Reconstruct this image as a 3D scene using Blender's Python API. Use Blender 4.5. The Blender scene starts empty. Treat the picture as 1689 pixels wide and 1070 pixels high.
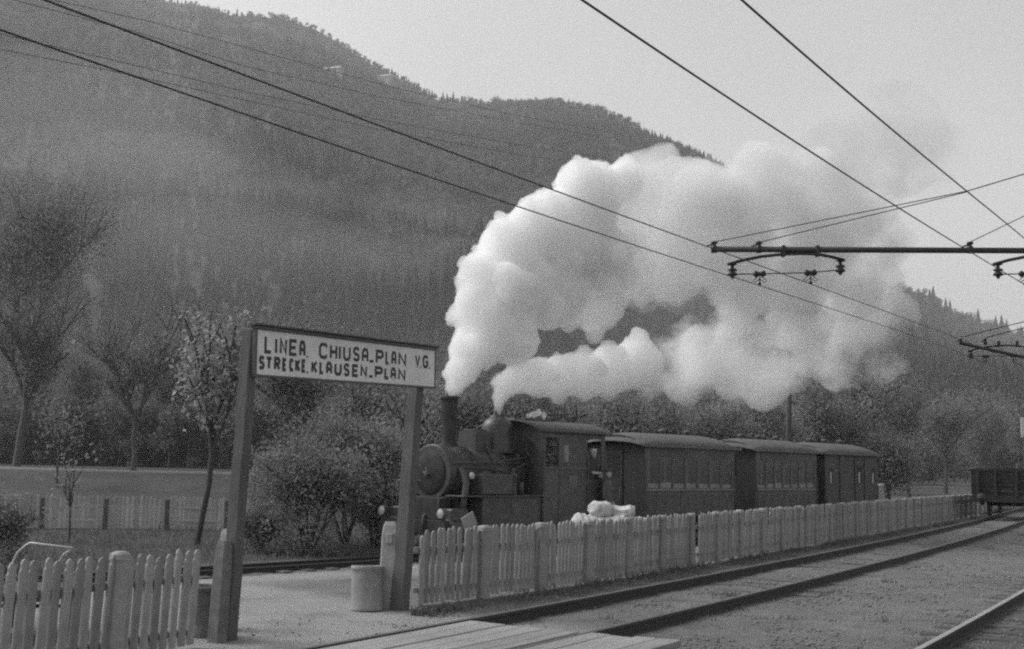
import bpy, bmesh, math, random
import numpy as np
from mathutils import Matrix, Vector
R = math.radians
random.seed(7); rng = np.random.default_rng(7)
sc = bpy.context.scene
col = sc.collection

# ------------------------------------------------------------------ camera
FPX, IW, IH = 2000.0, 1689.0, 1070.0
EYE = Vector((0, 0, 1.8))
TH = math.atan(230 / FPX); ROLL = R(1.2)
FWD = Vector((0, math.cos(TH), math.sin(TH)))
UP0 = Vector((0, -math.sin(TH), math.cos(TH)))
RT = math.cos(ROLL) * Vector((1, 0, 0)) + math.sin(ROLL) * UP0
UPV = -math.sin(ROLL) * Vector((1, 0, 0)) + math.cos(ROLL) * UP0
cd = bpy.data.cameras.new('camera'); cam = bpy.data.objects.new('camera', cd); col.objects.link(cam)
m = Matrix.Identity(4)
for i in range(3):
    m[i][0], m[i][1], m[i][2], m[i][3] = RT[i], UPV[i], -FWD[i], EYE[i]
cam.matrix_world = m
cd.sensor_width = 36; cd.lens = 36 * FPX / IW; cd.clip_end = 12000; cd.clip_start = .1
sc.camera = cam

# ------------------------------------------------------------------ sky, sun, exposure
SUN_AZ, SUN_EL = R(-74), R(44)      # azimuth from +Y towards +X
w = bpy.data.worlds.new('World'); sc.world = w; w.use_nodes = True
nt = w.node_tree; bg = nt.nodes['Background']
sky = nt.nodes.new('ShaderNodeTexSky'); sky.sky_type = 'NISHITA'; sky.sun_disc = False
sky.sun_elevation = SUN_EL; sky.sun_rotation = SUN_AZ
sky.air_density = 1.0; sky.dust_density = 4.0; sky.ozone_density = 1.0; sky.altitude = 500
bw = nt.nodes.new('ShaderNodeRGBToBW')
# even overcast with faint cloud mottling over the whole dome
wtc = nt.nodes.new('ShaderNodeTexCoord'); wn = nt.nodes.new('ShaderNodeTexNoise'); wn.inputs['Scale'].default_value = 2.6; wn.inputs['Detail'].default_value = 4
wr = nt.nodes.new('ShaderNodeMapRange'); wr.inputs[1].default_value = .3; wr.inputs[2].default_value = .7; wr.inputs[3].default_value = .84; wr.inputs[4].default_value = 1.04
wm = nt.nodes.new('ShaderNodeMath'); wm.operation = 'MULTIPLY'
nt.links.new(wtc.outputs['Generated'], wn.inputs[0]); nt.links.new(wn.outputs[0], wr.inputs[0])
nt.links.new(sky.outputs[0], bw.inputs[0]); nt.links.new(bw.outputs[0], wm.inputs[0]); nt.links.new(wr.outputs[0], wm.inputs[1]); nt.links.new(wm.outputs[0], bg.inputs[0])
bg.inputs[1].default_value = 0.15
sd = bpy.data.lights.new('sun', 'SUN'); sd.energy = 1.1; sd.angle = R(30); sd.color = (1, 1, 1)
so = bpy.data.objects.new('sun', sd); col.objects.link(so)
sv = Vector((math.sin(SUN_AZ) * math.cos(SUN_EL), math.cos(SUN_AZ) * math.cos(SUN_EL), math.sin(SUN_EL)))
so.rotation_euler = sv.to_track_quat('Z', 'Y').to_euler(); so.location = sv * 60
vs = sc.view_settings; vs.view_transform = 'Standard'; vs.look = 'None'; vs.exposure = 0.86; vs.gamma = 1.0; vs.use_curve_mapping = False
cy = sc.cycles
cy.use_denoising = False
cy.max_bounces = 24; cy.diffuse_bounces = 3; cy.glossy_bounces = 2; cy.transmission_bounces = 6
cy.transparent_max_bounces = 12; cy.volume_bounces = 16; cy.filter_width = 2.2; cy.use_adaptive_sampling = True; cy.adaptive_threshold = .012
cy.volume_step_rate = 1.0; cy.volume_max_steps = 256
cy.caustics_reflective = False; cy.caustics_refractive = False

# ------------------------------------------------------------------ helpers
def ray(px, py):
    return FWD * FPX + RT * (px - IW / 2) + UPV * (IH / 2 - py)
def at_y(px, py, y):                       # point of the photograph's ray at depth y
    d = ray(px, py); return EYE + d * (y / d.y)
def at_z(px, py, z=0.0):                   # point where it meets the level z
    d = ray(px, py); return EYE + d * ((z - EYE.z) / d.z)
def on_line(px, py, p, q):                 # point where it meets the upright plane through plan line p + t q
    d = ray(px, py); n = Vector((q[1], -q[0], 0))
    return EYE + d * (n.dot(Vector((p[0], p[1], 0)) - EYE) / n.dot(d))

def smooth01(a, b, x):
    t = np.clip((x - a) / (b - a), 0, 1); return t * t * (3 - 2 * t)
_H = rng.random((512, 512))
def vnoise(x, y):
    xi = np.floor(x).astype(int); yi = np.floor(y).astype(int); fx = x - xi; fy = y - yi
    fx = fx * fx * (3 - 2 * fx); fy = fy * fy * (3 - 2 * fy)
    g = lambda a, b: _H[a % 512, b % 512]
    return (g(xi, yi) * (1 - fx) + g(xi + 1, yi) * fx) * (1 - fy) + (g(xi, yi + 1) * (1 - fx) + g(xi + 1, yi + 1) * fx) * fy
def fbm(x, y, o=4):
    s = 0; a = .5
    for k in range(o):
        s = s + a * (vnoise(x * 2 ** k + 17.3 * k, y * 2 ** k + 5.1 * k) - .5); a *= .5
    return s

def tag(o, label=None, cat=None, group=None, kind=None):
    if label: o['label'] = label
    if cat: o['category'] = cat
    if group: o['group'] = group
    if kind: o['kind'] = kind
    return o
def empty(name, loc=(0, 0, 0), rot=(0, 0, 0)):
    o = bpy.data.objects.new(name, None); col.objects.link(o); o.location = loc; o.rotation_euler = rot
    o.empty_display_size = .2
    return o
def link(name, me, mat=None, parent=None, loc=None, rot=None):
    o = bpy.data.objects.new(name, me); col.objects.link(o)
    if mat is not None and not me.materials: me.materials.append(mat)
    if parent is not None: o.parent = parent
    if loc is not None: o.location = loc
    if rot is not None: o.rotation_euler = rot
    return o
def np_mesh(name, V, F, smooth=False):      # F: (n,3) or (n,4) array
    me = bpy.data.meshes.new(name); V = np.asarray(V, dtype=np.float32); F = np.asarray(F, dtype=np.int32)
    k = F.shape[1]
    me.vertices.add(len(V)); me.vertices.foreach_set('co', V.ravel())
    me.loops.add(F.size); me.loops.foreach_set('vertex_index', F.ravel())
    me.polygons.add(len(F)); me.polygons.foreach_set('loop_start', np.arange(0, F.size, k, dtype=np.int32))
    try: me.polygons.foreach_set('loop_total', np.full(len(F), k, dtype=np.int32))
    except Exception: pass
    if smooth: me.polygons.foreach_set('use_smooth', np.ones(len(F), dtype=bool))
    me.update(calc_edges=True); me.validate()
    return me

class MB:
    def __init__(s): s.v = []; s.f = []; s.sm = []
    def add(s, V, F, sm=False):
        o = len(s.v); s.v += [tuple(p) for p in V]; s.f += [tuple(i + o for i in q) for q in F]; s.sm += [sm] * len(F); return s
    def box(s, c, d, rot=None, taper=1.0, bev=0.0):
        x, y, z = d[0] / 2, d[1] / 2, d[2] / 2
        if bev > 0:
            b = min(bev, x * .49, y * .49, z * .49)
            V = []
            bm = bmesh.new(); bmesh.ops.create_cube(bm, size=1)
            for v in bm.verts:
                t = taper if v.co.z > 0 else 1
                v.co = Vector((v.co.x * 2 * x * t, v.co.y * 2 * y * t, v.co.z * 2 * z))
            bmesh.ops.bevel(bm, geom=bm.edges[:], offset=b, segments=1, affect='EDGES')
            bm.verts.index_update()
            V = [v.co.copy() for v in bm.verts]; F = [[v.index for v in f.verts] for f in bm.faces]; bm.free()
        else:
            V = [Vector((sx * x * (taper if sz > 0 else 1), sy * y * (taper if sz > 0 else 1), sz * z)) for sz in (-1, 1) for sy in (-1, 1) for sx in (-1, 1)]
            F = [(0, 2, 3, 1), (4, 5, 7, 6), (0, 1, 5, 4), (2, 6, 7, 3), (0, 4, 6, 2), (1, 3, 7, 5)]
        M = Matrix.Identity(3)
        if rot is not None: M = rot if isinstance(rot, Matrix) else Matrix.Rotation(rot[2], 3, 'Z') @ Matrix.Rotation(rot[1], 3, 'Y') @ Matrix.Rotation(rot[0], 3, 'X')
        return s.add([M @ v + Vector(c) for v in V], F)
    def ab(s, a, b, bev=0.0):               # box from corner a to corner b
        return s.box([(a[i] + b[i]) / 2 for i in range(3)], [abs(b[i] - a[i]) for i in range(3)], bev=bev)
    def tube(s, P, r, n=8, cap=True, sm=True):
        P = [Vector(p) for p in P]; rs = r if isinstance(r, (list, tuple)) else [r] * len(P)
        V = []; F = []; prev = None
        for i, p in enumerate(P):
            t = (P[min(i + 1, len(P) - 1)] - P[max(i - 1, 0)]).normalized()
            if prev is None:
                a = Vector((0, 0, 1)) if abs(t.z) < .9 else Vector((1, 0, 0)); u = t.cross(a).normalized()
            else:
                u = (prev - t * prev.dot(t)).normalized()
            prev = u; ww = t.cross(u)
            for k in range(n):
                an = 2 * math.pi * k / n; V.append(p + (u * math.cos(an) + ww * math.sin(an)) * rs[i])
        for i in range(len(P) - 1):
            for k in range(n):
                F.append((i * n + k, i * n + (k + 1) % n, (i + 1) * n + (k + 1) % n, (i + 1) * n + k))
        s.add(V, F, sm)
        if cap:
            o = len(s.v) - len(V)
            s.f.append(tuple(o + k for k in range(n - 1, -1, -1))); s.f.append(tuple(o + (len(P) - 1) * n + k for k in range(n))); s.sm += [False, False]
        return s
    def lathe(s, prof, n=20, org=(0, 0, 0), axis='Z', sm=True, cap=True):   # prof: (r, h)
        V = []; F = []
        for r, h in prof:
            for k in range(n):
                a = 2 * math.pi * k / n; p = (r * math.cos(a), r * math.sin(a), h)
                if axis == 'X': p = (p[2], p[0], p[1])
                if axis == 'Y': p = (p[0], p[2], p[1])
                V.append((p[0] + org[0], p[1] + org[1], p[2] + org[2]))
        for i in range(len(prof) - 1):
            for k in range(n):
                F.append((i * n + k, i * n + (k + 1) % n, (i + 1) * n + (k + 1) % n, (i + 1) * n + k))
        s.add(V, F, sm)
        if cap:
            o = len(s.v) - len(V)
            s.f.append(tuple(o + k for k in range(n - 1, -1, -1))); s.f.append(tuple(o + (len(prof) - 1) * n + k for k in range(n))); s.sm += [False, False]
        return s
    def prism(s, poly, y0, y1, plane='XZ'):  # outline in a plane, extruded
        n = len(poly)
        def P(a, b, t): return {'XZ': (a, t, b), 'YZ': (t, a, b), 'XY': (a, b, t)}[plane]
        V = [P(a, b, y0) for a, b in poly] + [P(a, b, y1) for a, b in poly]
        F = [tuple(range(n)), tuple(range(2 * n - 1, n - 1, -1))] + [(i, (i + 1) % n, n + (i + 1) % n, n + i) for i in range(n)]
        return s.add(V, F)
    def mesh(s, name):
        me = bpy.data.meshes.new(name); me.from_pydata(s.v, [], s.f)
        me.polygons.foreach_set('use_smooth', s.sm)
        bm = bmesh.new(); bm.from_mesh(me); bmesh.ops.recalc_face_normals(bm, faces=bm.faces[:]); bm.to_mesh(me); bm.free()
        return me
    def build(s, name, mat, parent=None, loc=None, rot=None):
        return link(name, s.mesh(name), mat, parent, loc, rot)

def copy_tree(o, parent=None):
    c = o.copy(); col.objects.link(c)
    if parent is not None: c.parent = parent
    for ch in list(o.children): copy_tree(ch, c)
    return c

# ------------------------------------------------------------------ materials (all neutral grey: a black and white photograph)
def mat(name, v, rough=.8, var=.25, scale=6.0, bump=.15, bscale=None, metal=0.0, stretch=None, rnd=0.0, spec=.3, coarse=0.0, transl=0.0):
    mt = bpy.data.materials.new(name); mt.use_nodes = True; n = mt.node_tree.nodes; l = mt.node_tree.links
    b = n['Principled BSDF']; b.inputs['Roughness'].default_value = rough; b.inputs['Metallic'].default_value = metal
    b.inputs['Specular IOR Level'].default_value = spec
    tc = n.new('ShaderNodeTexCoord'); mp = n.new('ShaderNodeMapping'); l.new(tc.outputs['Object'], mp.inputs[0])
    if stretch: mp.inputs['Scale'].default_value = stretch
    nz = n.new('ShaderNodeTexNoise'); nz.inputs['Scale'].default_value = scale; nz.inputs['Detail'].default_value = 6; nz.inputs['Roughness'].default_value = .65
    l.new(mp.outputs[0], nz.inputs[0])
    mr = n.new('ShaderNodeMapRange'); mr.inputs[1].default_value = .25; mr.inputs[2].default_value = .75
    mr.inputs[3].default_value = v * (1 - var); mr.inputs[4].default_value = v * (1 + var); l.new(nz.outputs[0], mr.inputs[0])
    out = mr.outputs[0]
    if coarse:
        n2 = n.new('ShaderNodeTexNoise'); n2.inputs['Scale'].default_value = scale * .13; n2.inputs['Detail'].default_value = 3
        l.new(tc.outputs['Object'], n2.inputs[0])
        m2 = n.new('ShaderNodeMapRange'); m2.inputs[1].default_value = .3; m2.inputs[2].default_value = .7; m2.inputs[3].default_value = 1 - coarse; m2.inputs[4].default_value = 1 + coarse
        l.new(n2.outputs[0], m2.inputs[0]); mu = n.new('ShaderNodeMath'); mu.operation = 'MULTIPLY'; l.new(out, mu.inputs[0]); l.new(m2.outputs[0], mu.inputs[1]); out = mu.outputs[0]
    if rnd:
        oi = n.new('ShaderNodeObjectInfo'); m3 = n.new('ShaderNodeMapRange'); m3.inputs[3].default_value = 1 - rnd; m3.inputs[4].default_value = 1 + rnd
        l.new(oi.outputs['Random'], m3.inputs[0]); mu = n.new('ShaderNodeMath'); mu.operation = 'MULTIPLY'; l.new(out, mu.inputs[0]); l.new(m3.outputs[0], mu.inputs[1]); out = mu.outputs[0]
    l.new(out, b.inputs['Base Color'])
    if bump:
        nb = n.new('ShaderNodeTexNoise'); nb.inputs['Scale'].default_value = bscale or scale * 3; nb.inputs['Detail'].default_value = 5; l.new(mp.outputs[0], nb.inputs[0])
        bp = n.new('ShaderNodeBump'); bp.inputs['Strength'].default_value = bump; bp.inputs['Distance'].default_value = .02
        l.new(nb.outputs[0], bp.inputs['Height']); l.new(bp.outputs[0], b.inputs['Normal'])
    if transl:
        tr = n.new('ShaderNodeBsdfTranslucent'); l.new(out, tr.inputs[0]); mx = n.new('ShaderNodeMixShader'); mx.inputs[0].default_value = transl
        l.new(b.outputs[0], mx.inputs[1]); l.new(tr.outputs[0], mx.inputs[2]); l.new(mx.outputs[0], n['Material Output'].inputs[0])
    return mt
M = {}
M['pale_wood'] = mat('weathered_pale_wood', 0.285, .85, .30, 9, .3, 40, stretch=(6, 6, .5), rnd=.22, coarse=.2)
M['post_concrete'] = mat('post_concrete', 0.3, .9, .22, 14, .3, 60, rnd=.08, coarse=.15)
M['dark_concrete'] = mat('stained_concrete', 0.16, .9, .35, 9, .3, 50, coarse=.3)
M['sign_wood'] = mat('dark_sign_timber', 0.11, .8, .35, 7, .35, 30, stretch=(7, 7, .5), coarse=.2)
M['sign_white'] = mat('sign_white_paint', 0.68, .6, .10, 6, .08, 30, coarse=.12)
M['sign_black'] = mat('sign_black_paint', 0.05, .6, .2, 20, 0)
M['cement'] = mat('cement_bin', 0.26, .9, .22, 12, .35, 60, coarse=.18)
M['loco_black'] = mat('locomotive_black', 0.07, .5, .35, 5, .08, 40, spec=.4, coarse=.25)
M['boiler'] = mat('boiler_sheet', 0.052, .42, .35, 4, .06, 30, spec=.5, coarse=.3)
M['loco_grey'] = mat('locomotive_worn_plate', 0.075, .55, .3, 6, .1, 40)
M['steel_pale'] = mat('bright_steel', .4, .35, .2, 12, .05, metal=.3)
M['coach_dark'] = mat('coach_dark_paint', 0.078, .5, .3, 5, .06, 30, spec=.4, coarse=.3)
M['coach_end'] = mat('coach_end_dark', 0.04, .55, .25, 5, .04, 30)  # coach ends toned darker than the sides
M['coach_trim'] = mat('coach_trim', 0.12, .5, .2, 8, .03)
M['van'] = mat('van_paint', 0.085, .6, .2, 6, .05)
M['roof'] = mat('tarred_roof', 0.11, .75, .25, 7, .2, 30, coarse=.2)
M['glass'] = mat('dim_glass', 0.05, .12, .3, 3, 0, spec=.6)
M['blind'] = mat('window_blind', 0.24, .8, .3, 5, .1)
M['interior'] = mat('coach_interior', 0.07, .9, .3, 4, 0)
M['rail_rust'] = mat('rusty_rail', 0.045, .7, .3, 10, .2, 60)
M['rail_shiny'] = mat('polished_rail_head', .45, .3, .15, 10, .03, metal=.7)
M['rail_dull'] = mat('dull_rail_head', .11, .5, .25, 10, .05, metal=.2)
M['sleeper'] = mat('sleeper_wood', 0.085, .9, .4, 6, .4, 30, stretch=(.6, 5, 5), rnd=.25, coarse=.2)
M['sleeper_pale'] = mat('dusty_sleeper', 0.115, .9, .3, 6, .4, 30, stretch=(.6, 5, 5), rnd=.2, coarse=.2)
M['plank'] = mat('crossing_plank', 0.28, .85, .28, 7, .4, 28, stretch=(.35, 6, 6), rnd=.12, coarse=.12)
M['iron'] = mat('dark_iron', 0.036, .6, .3, 10, .1)
M['porcelain'] = mat('brown_porcelain', .03, .3, .2, 10, 0)
M['wire'] = mat('contact_wire', 0.04, .6, .2, 10, 0)
M['wire_thin'] = mat('telegraph_wire', 0.07, .6, .2, 10, 0)
M['sack'] = mat('pale_sackcloth', 0.5, .9, .15, 14, .5, 45, coarse=.12)
M['bark'] = mat('bark', 0.08, .9, .4, 5, .5, 14, stretch=(3, 3, .8))
M['leaf_dark'] = mat('dark_leaves', 0.23, .7, .45, 1.6, 0, transl=.4, coarse=.35)
M['leaf_mid'] = mat('autumn_leaves', 0.25, .7, .45, 2.0, 0, transl=.4, coarse=.3)
M['leaf_pale'] = mat('pale_leaves', 0.32, .6, .5, 3.0, 0, transl=.3)
M['needle'] = mat('conifer_needles', 0.038, .8, .4, 1.0, 0, transl=.15, coarse=.3)
M['grass'] = mat('dry_grass', 0.15, .9, .4, 3, 0, transl=.3, coarse=.3)
M['wagon'] = mat('wagon_planks', 0.036, .85, .35, 5, .3, 20, stretch=(1, 1, 4), rnd=.25)
M['cloth_dark'] = mat('dark_cloth', 0.07, .95, .3, 12, .2)
M['cloth_mid'] = mat('worn_grey_cloth', 0.11, .95, .3, 12, .2)
M['skin'] = mat('skin', 0.4, .6, .08, 10, .05)
M['cap_pale'] = mat('pale_cap', 0.5, .9, .15, 14, .1)
M['white_box'] = mat('white_painted_slats', .55, .7, .12, 10, .1)
M['stone'] = mat('ballast_stone', 0.16, .95, .5, 9, .2, rnd=.2)
M['forest_leaf'] = mat('forest_leaves', 0.08, .8, .4, 1.0, 0, transl=.2, coarse=.3)
M['forest_leaf_pale'] = mat('forest_autumn_leaves', 0.16, .8, .4, 1.0, 0, transl=.2, coarse=.3)
M['whitewash'] = mat('whitewashed_pickets', 0.42, .85, .25, 8, .2, 30, rnd=.2)
M['soot'] = mat('sooty_iron', .042, .8, .4, 5, .1, 40, spec=.2, coarse=.4)

# ------------------------------------------------------------------ layout frames
TC = Vector((-1.52, 30.4, 0)); TD = Vector((.666, .746, 0)).normalized(); TN = Vector((TD.y, -TD.x, 0))   # narrow gauge train: chimney, backwards, towards viewer
TROT = math.atan2(TD.y, TD.x); RAILZ = -.42
def train_uv(x, y): return (x - TC.x) * TD.x + (y - TC.y) * TD.y, (x - TC.x) * TN.x + (y - TC.y) * TN.y
def gz(x, y):                                # height of the ground
    x = np.asarray(x, float); y = np.asarray(y, float); u, v = train_uv(x, y)
    fnl = (x + 2.0) * .866 - (y - 13.3) * .5
    z = -.56 * (1 - smooth01(1.0, 6.5, v)) * (1 - smooth01(26, 40, u)) * smooth01(.3, 2.6, -fnl)
    z = z + 1.75 * smooth01(43, 60, y) * (1 - smooth01(-7, 3, x))
    z = z + .9 * smooth01(70, 300, y)
    return z
# main line: centre line through the measured rails, a gentle curve
def track_path(off, y0=2.0, y1=150.0, step=1.0):
    pts = []; p = Vector((1.17, 14.5, 0)); 
    fwd = []; a = math.atan2(.86, .51); q = p.copy(); s = 0
    while q.y < y1:
        fwd.append((q.copy(), a)); a += .0016 * step * (1 if s < 40 else 0); q = q + Vector((math.cos(a), math.sin(a), 0)) * step; s += step
    bwd = []; a = math.atan2(.86, .51); q = p.copy()
    while q.y > y0:
        a -= .0010 * step; q = q - Vector((math.cos(a), math.sin(a), 0)) * step; bwd.append((q.copy(), a))
    al = bwd[::-1] + fwd
    return [(c + Vector((math.sin(t), -math.cos(t), 0)) * off, t) for c, t in al]

# ------------------------------------------------------------------ ground sheet
def axis(lo, a, b, hi, fine, n):
    c1 = a - (a - lo) * (np.linspace(1, 0, n, endpoint=False) ** 2.2); c2 = b + (hi - b) * (np.linspace(0, 1, n + 1)[1:] ** 2.2)
    return c1, np.arange(a, b, fine), c2
x1, x2, _ = axis(-3500, -13, 22, 3500, .14, 45); x0 = -42 - (3458) * (np.linspace(1, 0, 40, endpoint=False) ** 2.2); x3 = np.arange(22, 52, 1.0); x4 = 52 + 3448 * (np.linspace(0, 1, 41) ** 2.2)
gx = np.concatenate([x0, np.arange(-42, -13, 1.0), x2[:-1], x3, x4])
y1, y2, _ = axis(-60, 5, 42, 6000, .14, 20); gy = np.concatenate([y1, y2[:-1], np.arange(42, 78, .7), 78 + 5900 * (np.linspace(0, 1, 46) ** 2.4)])
X, Y = np.meshgrid(gx, gy, indexing='ij')
near = smooth01(80, 40, Y)
Z = gz(X, Y) + near * (.05 * fbm(X * .5, Y * .5, 3) + .045 * fbm(X * 3, Y * 3, 3))
nx, ny = X.shape; idx = np.arange(nx * ny).reshape(nx, ny)
F = np.stack([idx[:-1, :-1].ravel(), idx[1:, :-1].ravel(), idx[1:, 1:].ravel(), idx[:-1, 1:].ravel()], 1)
gme = np_mesh('ground', np.stack([X.ravel(), Y.ravel(), Z.ravel()], 1), F, True)
# what lies where: trodden path, grass, dark ballast
U, Vv = train_uv(X, Y)
Pg = Vector((-2.0, 13.3, 0))
fx = (X - Pg.x) * .5 + (Y - Pg.y) * .866           # along the fence line
fn = (X - Pg.x) * .866 - (Y - Pg.y) * .5           # towards the main track
wob = 1.2 * fbm(X * .5, Y * .5, 3)
path = np.zeros_like(X)
path = np.maximum(path, smooth01(2.0, 1.2, np.abs(fx + .15 + wob * .5 + .30 * np.minimum(fn + 0, 0)) - .55 + 0 * X) * smooth01(-12, -9.5, fn) * smooth01(3.2, 2.2, fn))
path = np.maximum(path, smooth01(3.0, 1.6, np.abs(Vv - 4.4) + wob) * smooth01(9, 4, U) * .9)
front = smooth01(.1, .6, fn + wob * .4) * smooth01(3.2, 2.2, fn) * smooth01(2.6, -.3, fx + wob)
path = np.maximum(path, front)
grass = smooth01(-1.2, -2.4, Vv + wob * .8) * smooth01(400, 60, Y)
grass = np.maximum(grass, smooth01(60, 90, Y))
lane = .75 * smooth01(.9, .4, np.abs(Y - 57.6 + .02 * X)) * smooth01(2, -6, X)
ball = smooth01(2.6, 1.4, np.abs(fn - 8.2 + .6 * wob))
strip = smooth01(.75, .25, np.abs(fn - .35 + .25 * wob)) * smooth01(1.5, 3.0, fx)  # weedy foot of the fence
for nm, arr in (('path', np.maximum(path, lane)), ('grass', grass * (1 - lane)), ('ballast', ball), ('weed', strip)):
    at = gme.attributes.new(nm, 'FLOAT', 'POINT'); at.data.foreach_set('value', arr.ravel().astype(np.float32))
gm = bpy.data.materials.new('station_yard_ground'); gm.use_nodes = True
n = gm.node_tree.nodes; l = gm.node_tree.links; b = n['Principled BSDF']; b.inputs['Roughness'].default_value = .95; b.inputs['Specular IOR Level'].default_value = .15
tc = n.new('ShaderNodeTexCoord')
def gnoise(scale, lo, hi, det=6, rough=.65, a=.3, bb=.7):
    z = n.new('ShaderNodeTexNoise'); z.inputs['Scale'].default_value = scale; z.inputs['Detail'].default_value = det; z.inputs['Roughness'].default_value = rough
    l.new(tc.outputs['Object'], z.inputs[0]); r = n.new('ShaderNodeMapRange'); r.inputs[1].default_value = a; r.inputs[2].default_value = bb
    r.inputs[3].default_value = lo; r.inputs[4].default_value = hi; l.new(z.outputs[0], r.inputs[0]); return r.outputs[0], z
def gmix(a, bnode, fac):
    mx = n.new('ShaderNodeMix'); mx.data_type = 'FLOAT'; l.new(fac, mx.inputs[0]); l.new(a, mx.inputs[2]); l.new(bnode, mx.inputs[3]); return mx.outputs[0]
def gattr(nm):
    a = n.new('ShaderNodeAttribute'); a.attribute_name = nm; return a.outputs['Fac']
def gmul(a, bb):
    mu = n.new('ShaderNodeMath'); mu.operation = 'MULTIPLY'; l.new(a, mu.inputs[0]); l.new(bb, mu.inputs[1]); return mu.outputs[0]
gravel = gmul(gmul(gnoise(38, .55, 1.45, 8, .8)[0], gnoise(.9, .84, 1.16, 4)[0]), gnoise(5, .15, .21)[0])
pathc = gmul(gnoise(30, .88, 1.12, 8)[0], gnoise(.8, .27, .34, 4)[0])
grassc = gmul(gnoise(14, .7, 1.3, 6)[0], gnoise(.5, .06, .09, 4)[0])
ballc = gmul(gnoise(26, .5, 1.5, 6, .8)[0], gnoise(1.4, .08, .13, 4)[0])
weedc = gmul(gnoise(20, .5, 1.4, 6, .8)[0], gnoise(2, .07, .13, 4)[0])
c = gmix(gravel, ballc, gattr('ballast')); c = gmix(c, weedc, gattr('weed')); c = gmix(c, pathc, gattr('path')); c = gmix(c, grassc, gattr('grass'))
stain = gnoise(.7, 1.0, .72, 5, .6, .56, .68)[0]; fleck = gnoise(9, 1.0, 1.35, 3, .6, .62, .72)[0]
c = gmul(gmul(c, stain), fleck); l.new(c, b.inputs['Base Color'])
_, zb = gnoise(55, 0, 1, 8, .8); bp = n.new('ShaderNodeBump'); bp.inputs['Strength'].default_value = .7; bp.inputs['Distance'].default_value = .04
l.new(zb.outputs[0], bp.inputs['Height']); l.new(bp.outputs[0], b.inputs['Normal'])
ground = link('ground', gme, gm); tag(ground, kind='structure')

# ------------------------------------------------------------------ mountain sides
def hill(name, prof, dist, y0, lab_noise, seed, ncol=260, nrow=110, behind=1.35):
    pxs = np.linspace(prof[0][0], prof[-1][0], ncol); pys = np.interp(pxs, [p[0] for p in prof], [p[1] for p in prof])
    Dr = np.interp(pxs, [p[0] for p in dist], [p[1] for p in dist])
    V = []
    rows = np.concatenate([np.linspace(0, 1, nrow) ** 1.25, 1 + (behind - 1) * np.linspace(.05, 1, 14)])
    for px, py, D in zip(pxs, pys, Dr):
        top = at_y(px, py, D); tx = top.x / D
        for t in rows:
            y = y0 + (D - y0) * t
            if t <= 1: z = (top.z - .5) * (t ** 1.02) + .5
            else: z = top.z - (t - 1) * top.z * .9
            V.append((tx * y, y, z))
    V = np.array(V); tt = np.tile(rows, ncol)
    amp = lab_noise * np.clip(tt, 0, 1) * np.clip((1 - tt) * 6, 0, 1)
    V[:, 2] += amp * (V[:, 1] / 100) * (6.5 * fbm(V[:, 0] / 190 + seed, V[:, 1] / 160, 4) + .8 * fbm(V[:, 0] / 30 + seed, V[:, 1] / 30, 3))
    nr = len(rows); I = np.arange(ncol * nr).reshape(ncol, nr)
    F = np.stack([I[:-1, :-1].ravel(), I[1:, :-1].ravel(), I[1:, 1:].ravel(), I[:-1, 1:].ravel()], 1)
    me = np_mesh(name, V, F, True)
    return me, V.reshape(ncol, nr, 3), rows
M['hill'] = mat('mountain_meadow_and_rock', .045, .95, .35, .02, .6, .2, coarse=.4)
prof1 = [(-450, -390), (-300, -330), (0, -150), (150, -62), (270, 2), (340, 10), (385, 27), (415, 25), (470, 33), (520, 48), (560, 73), (600, 98), (640, 123), (690, 145), (720, 165), (770, 172), (850, 176), (920, 170), (1000, 186), (1050, 213), (1080, 232), (1130, 255), (1190, 284), (1240, 335), (1290, 420), (1350, 520), (1430, 610), (1640, 690), (1900, 725), (2300, 762)]
dist1 = [(-450, 1700), (300, 1750), (700, 1500), (1100, 1250), (1500, 1300), (2300, 1500)]
hm, HV, hrows = hill('mountain', prof1, dist1, 330, 1.0, 3.0)
mountain = link('mountain', hm, M['hill']); tag(mountain, kind='structure')
prof2 = [(1180, 740), (1300, 640), (1380, 560), (1440, 515), (1490, 497), (1520, 504), (1545, 518), (1580, 549), (1605, 548), (1640, 562), (1689, 582), (1760, 625), (1900, 680), (2200, 740), (2600, 765)]
hm2, HV2, hrows2 = hill('hillside', prof2, [(1180, 700), (1500, 760), (2600, 900)], 260, .7, 11.0, 140, 70)
hillside = link('hillside', hm2, M['hill']); tag(hillside, kind='structure')

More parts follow.
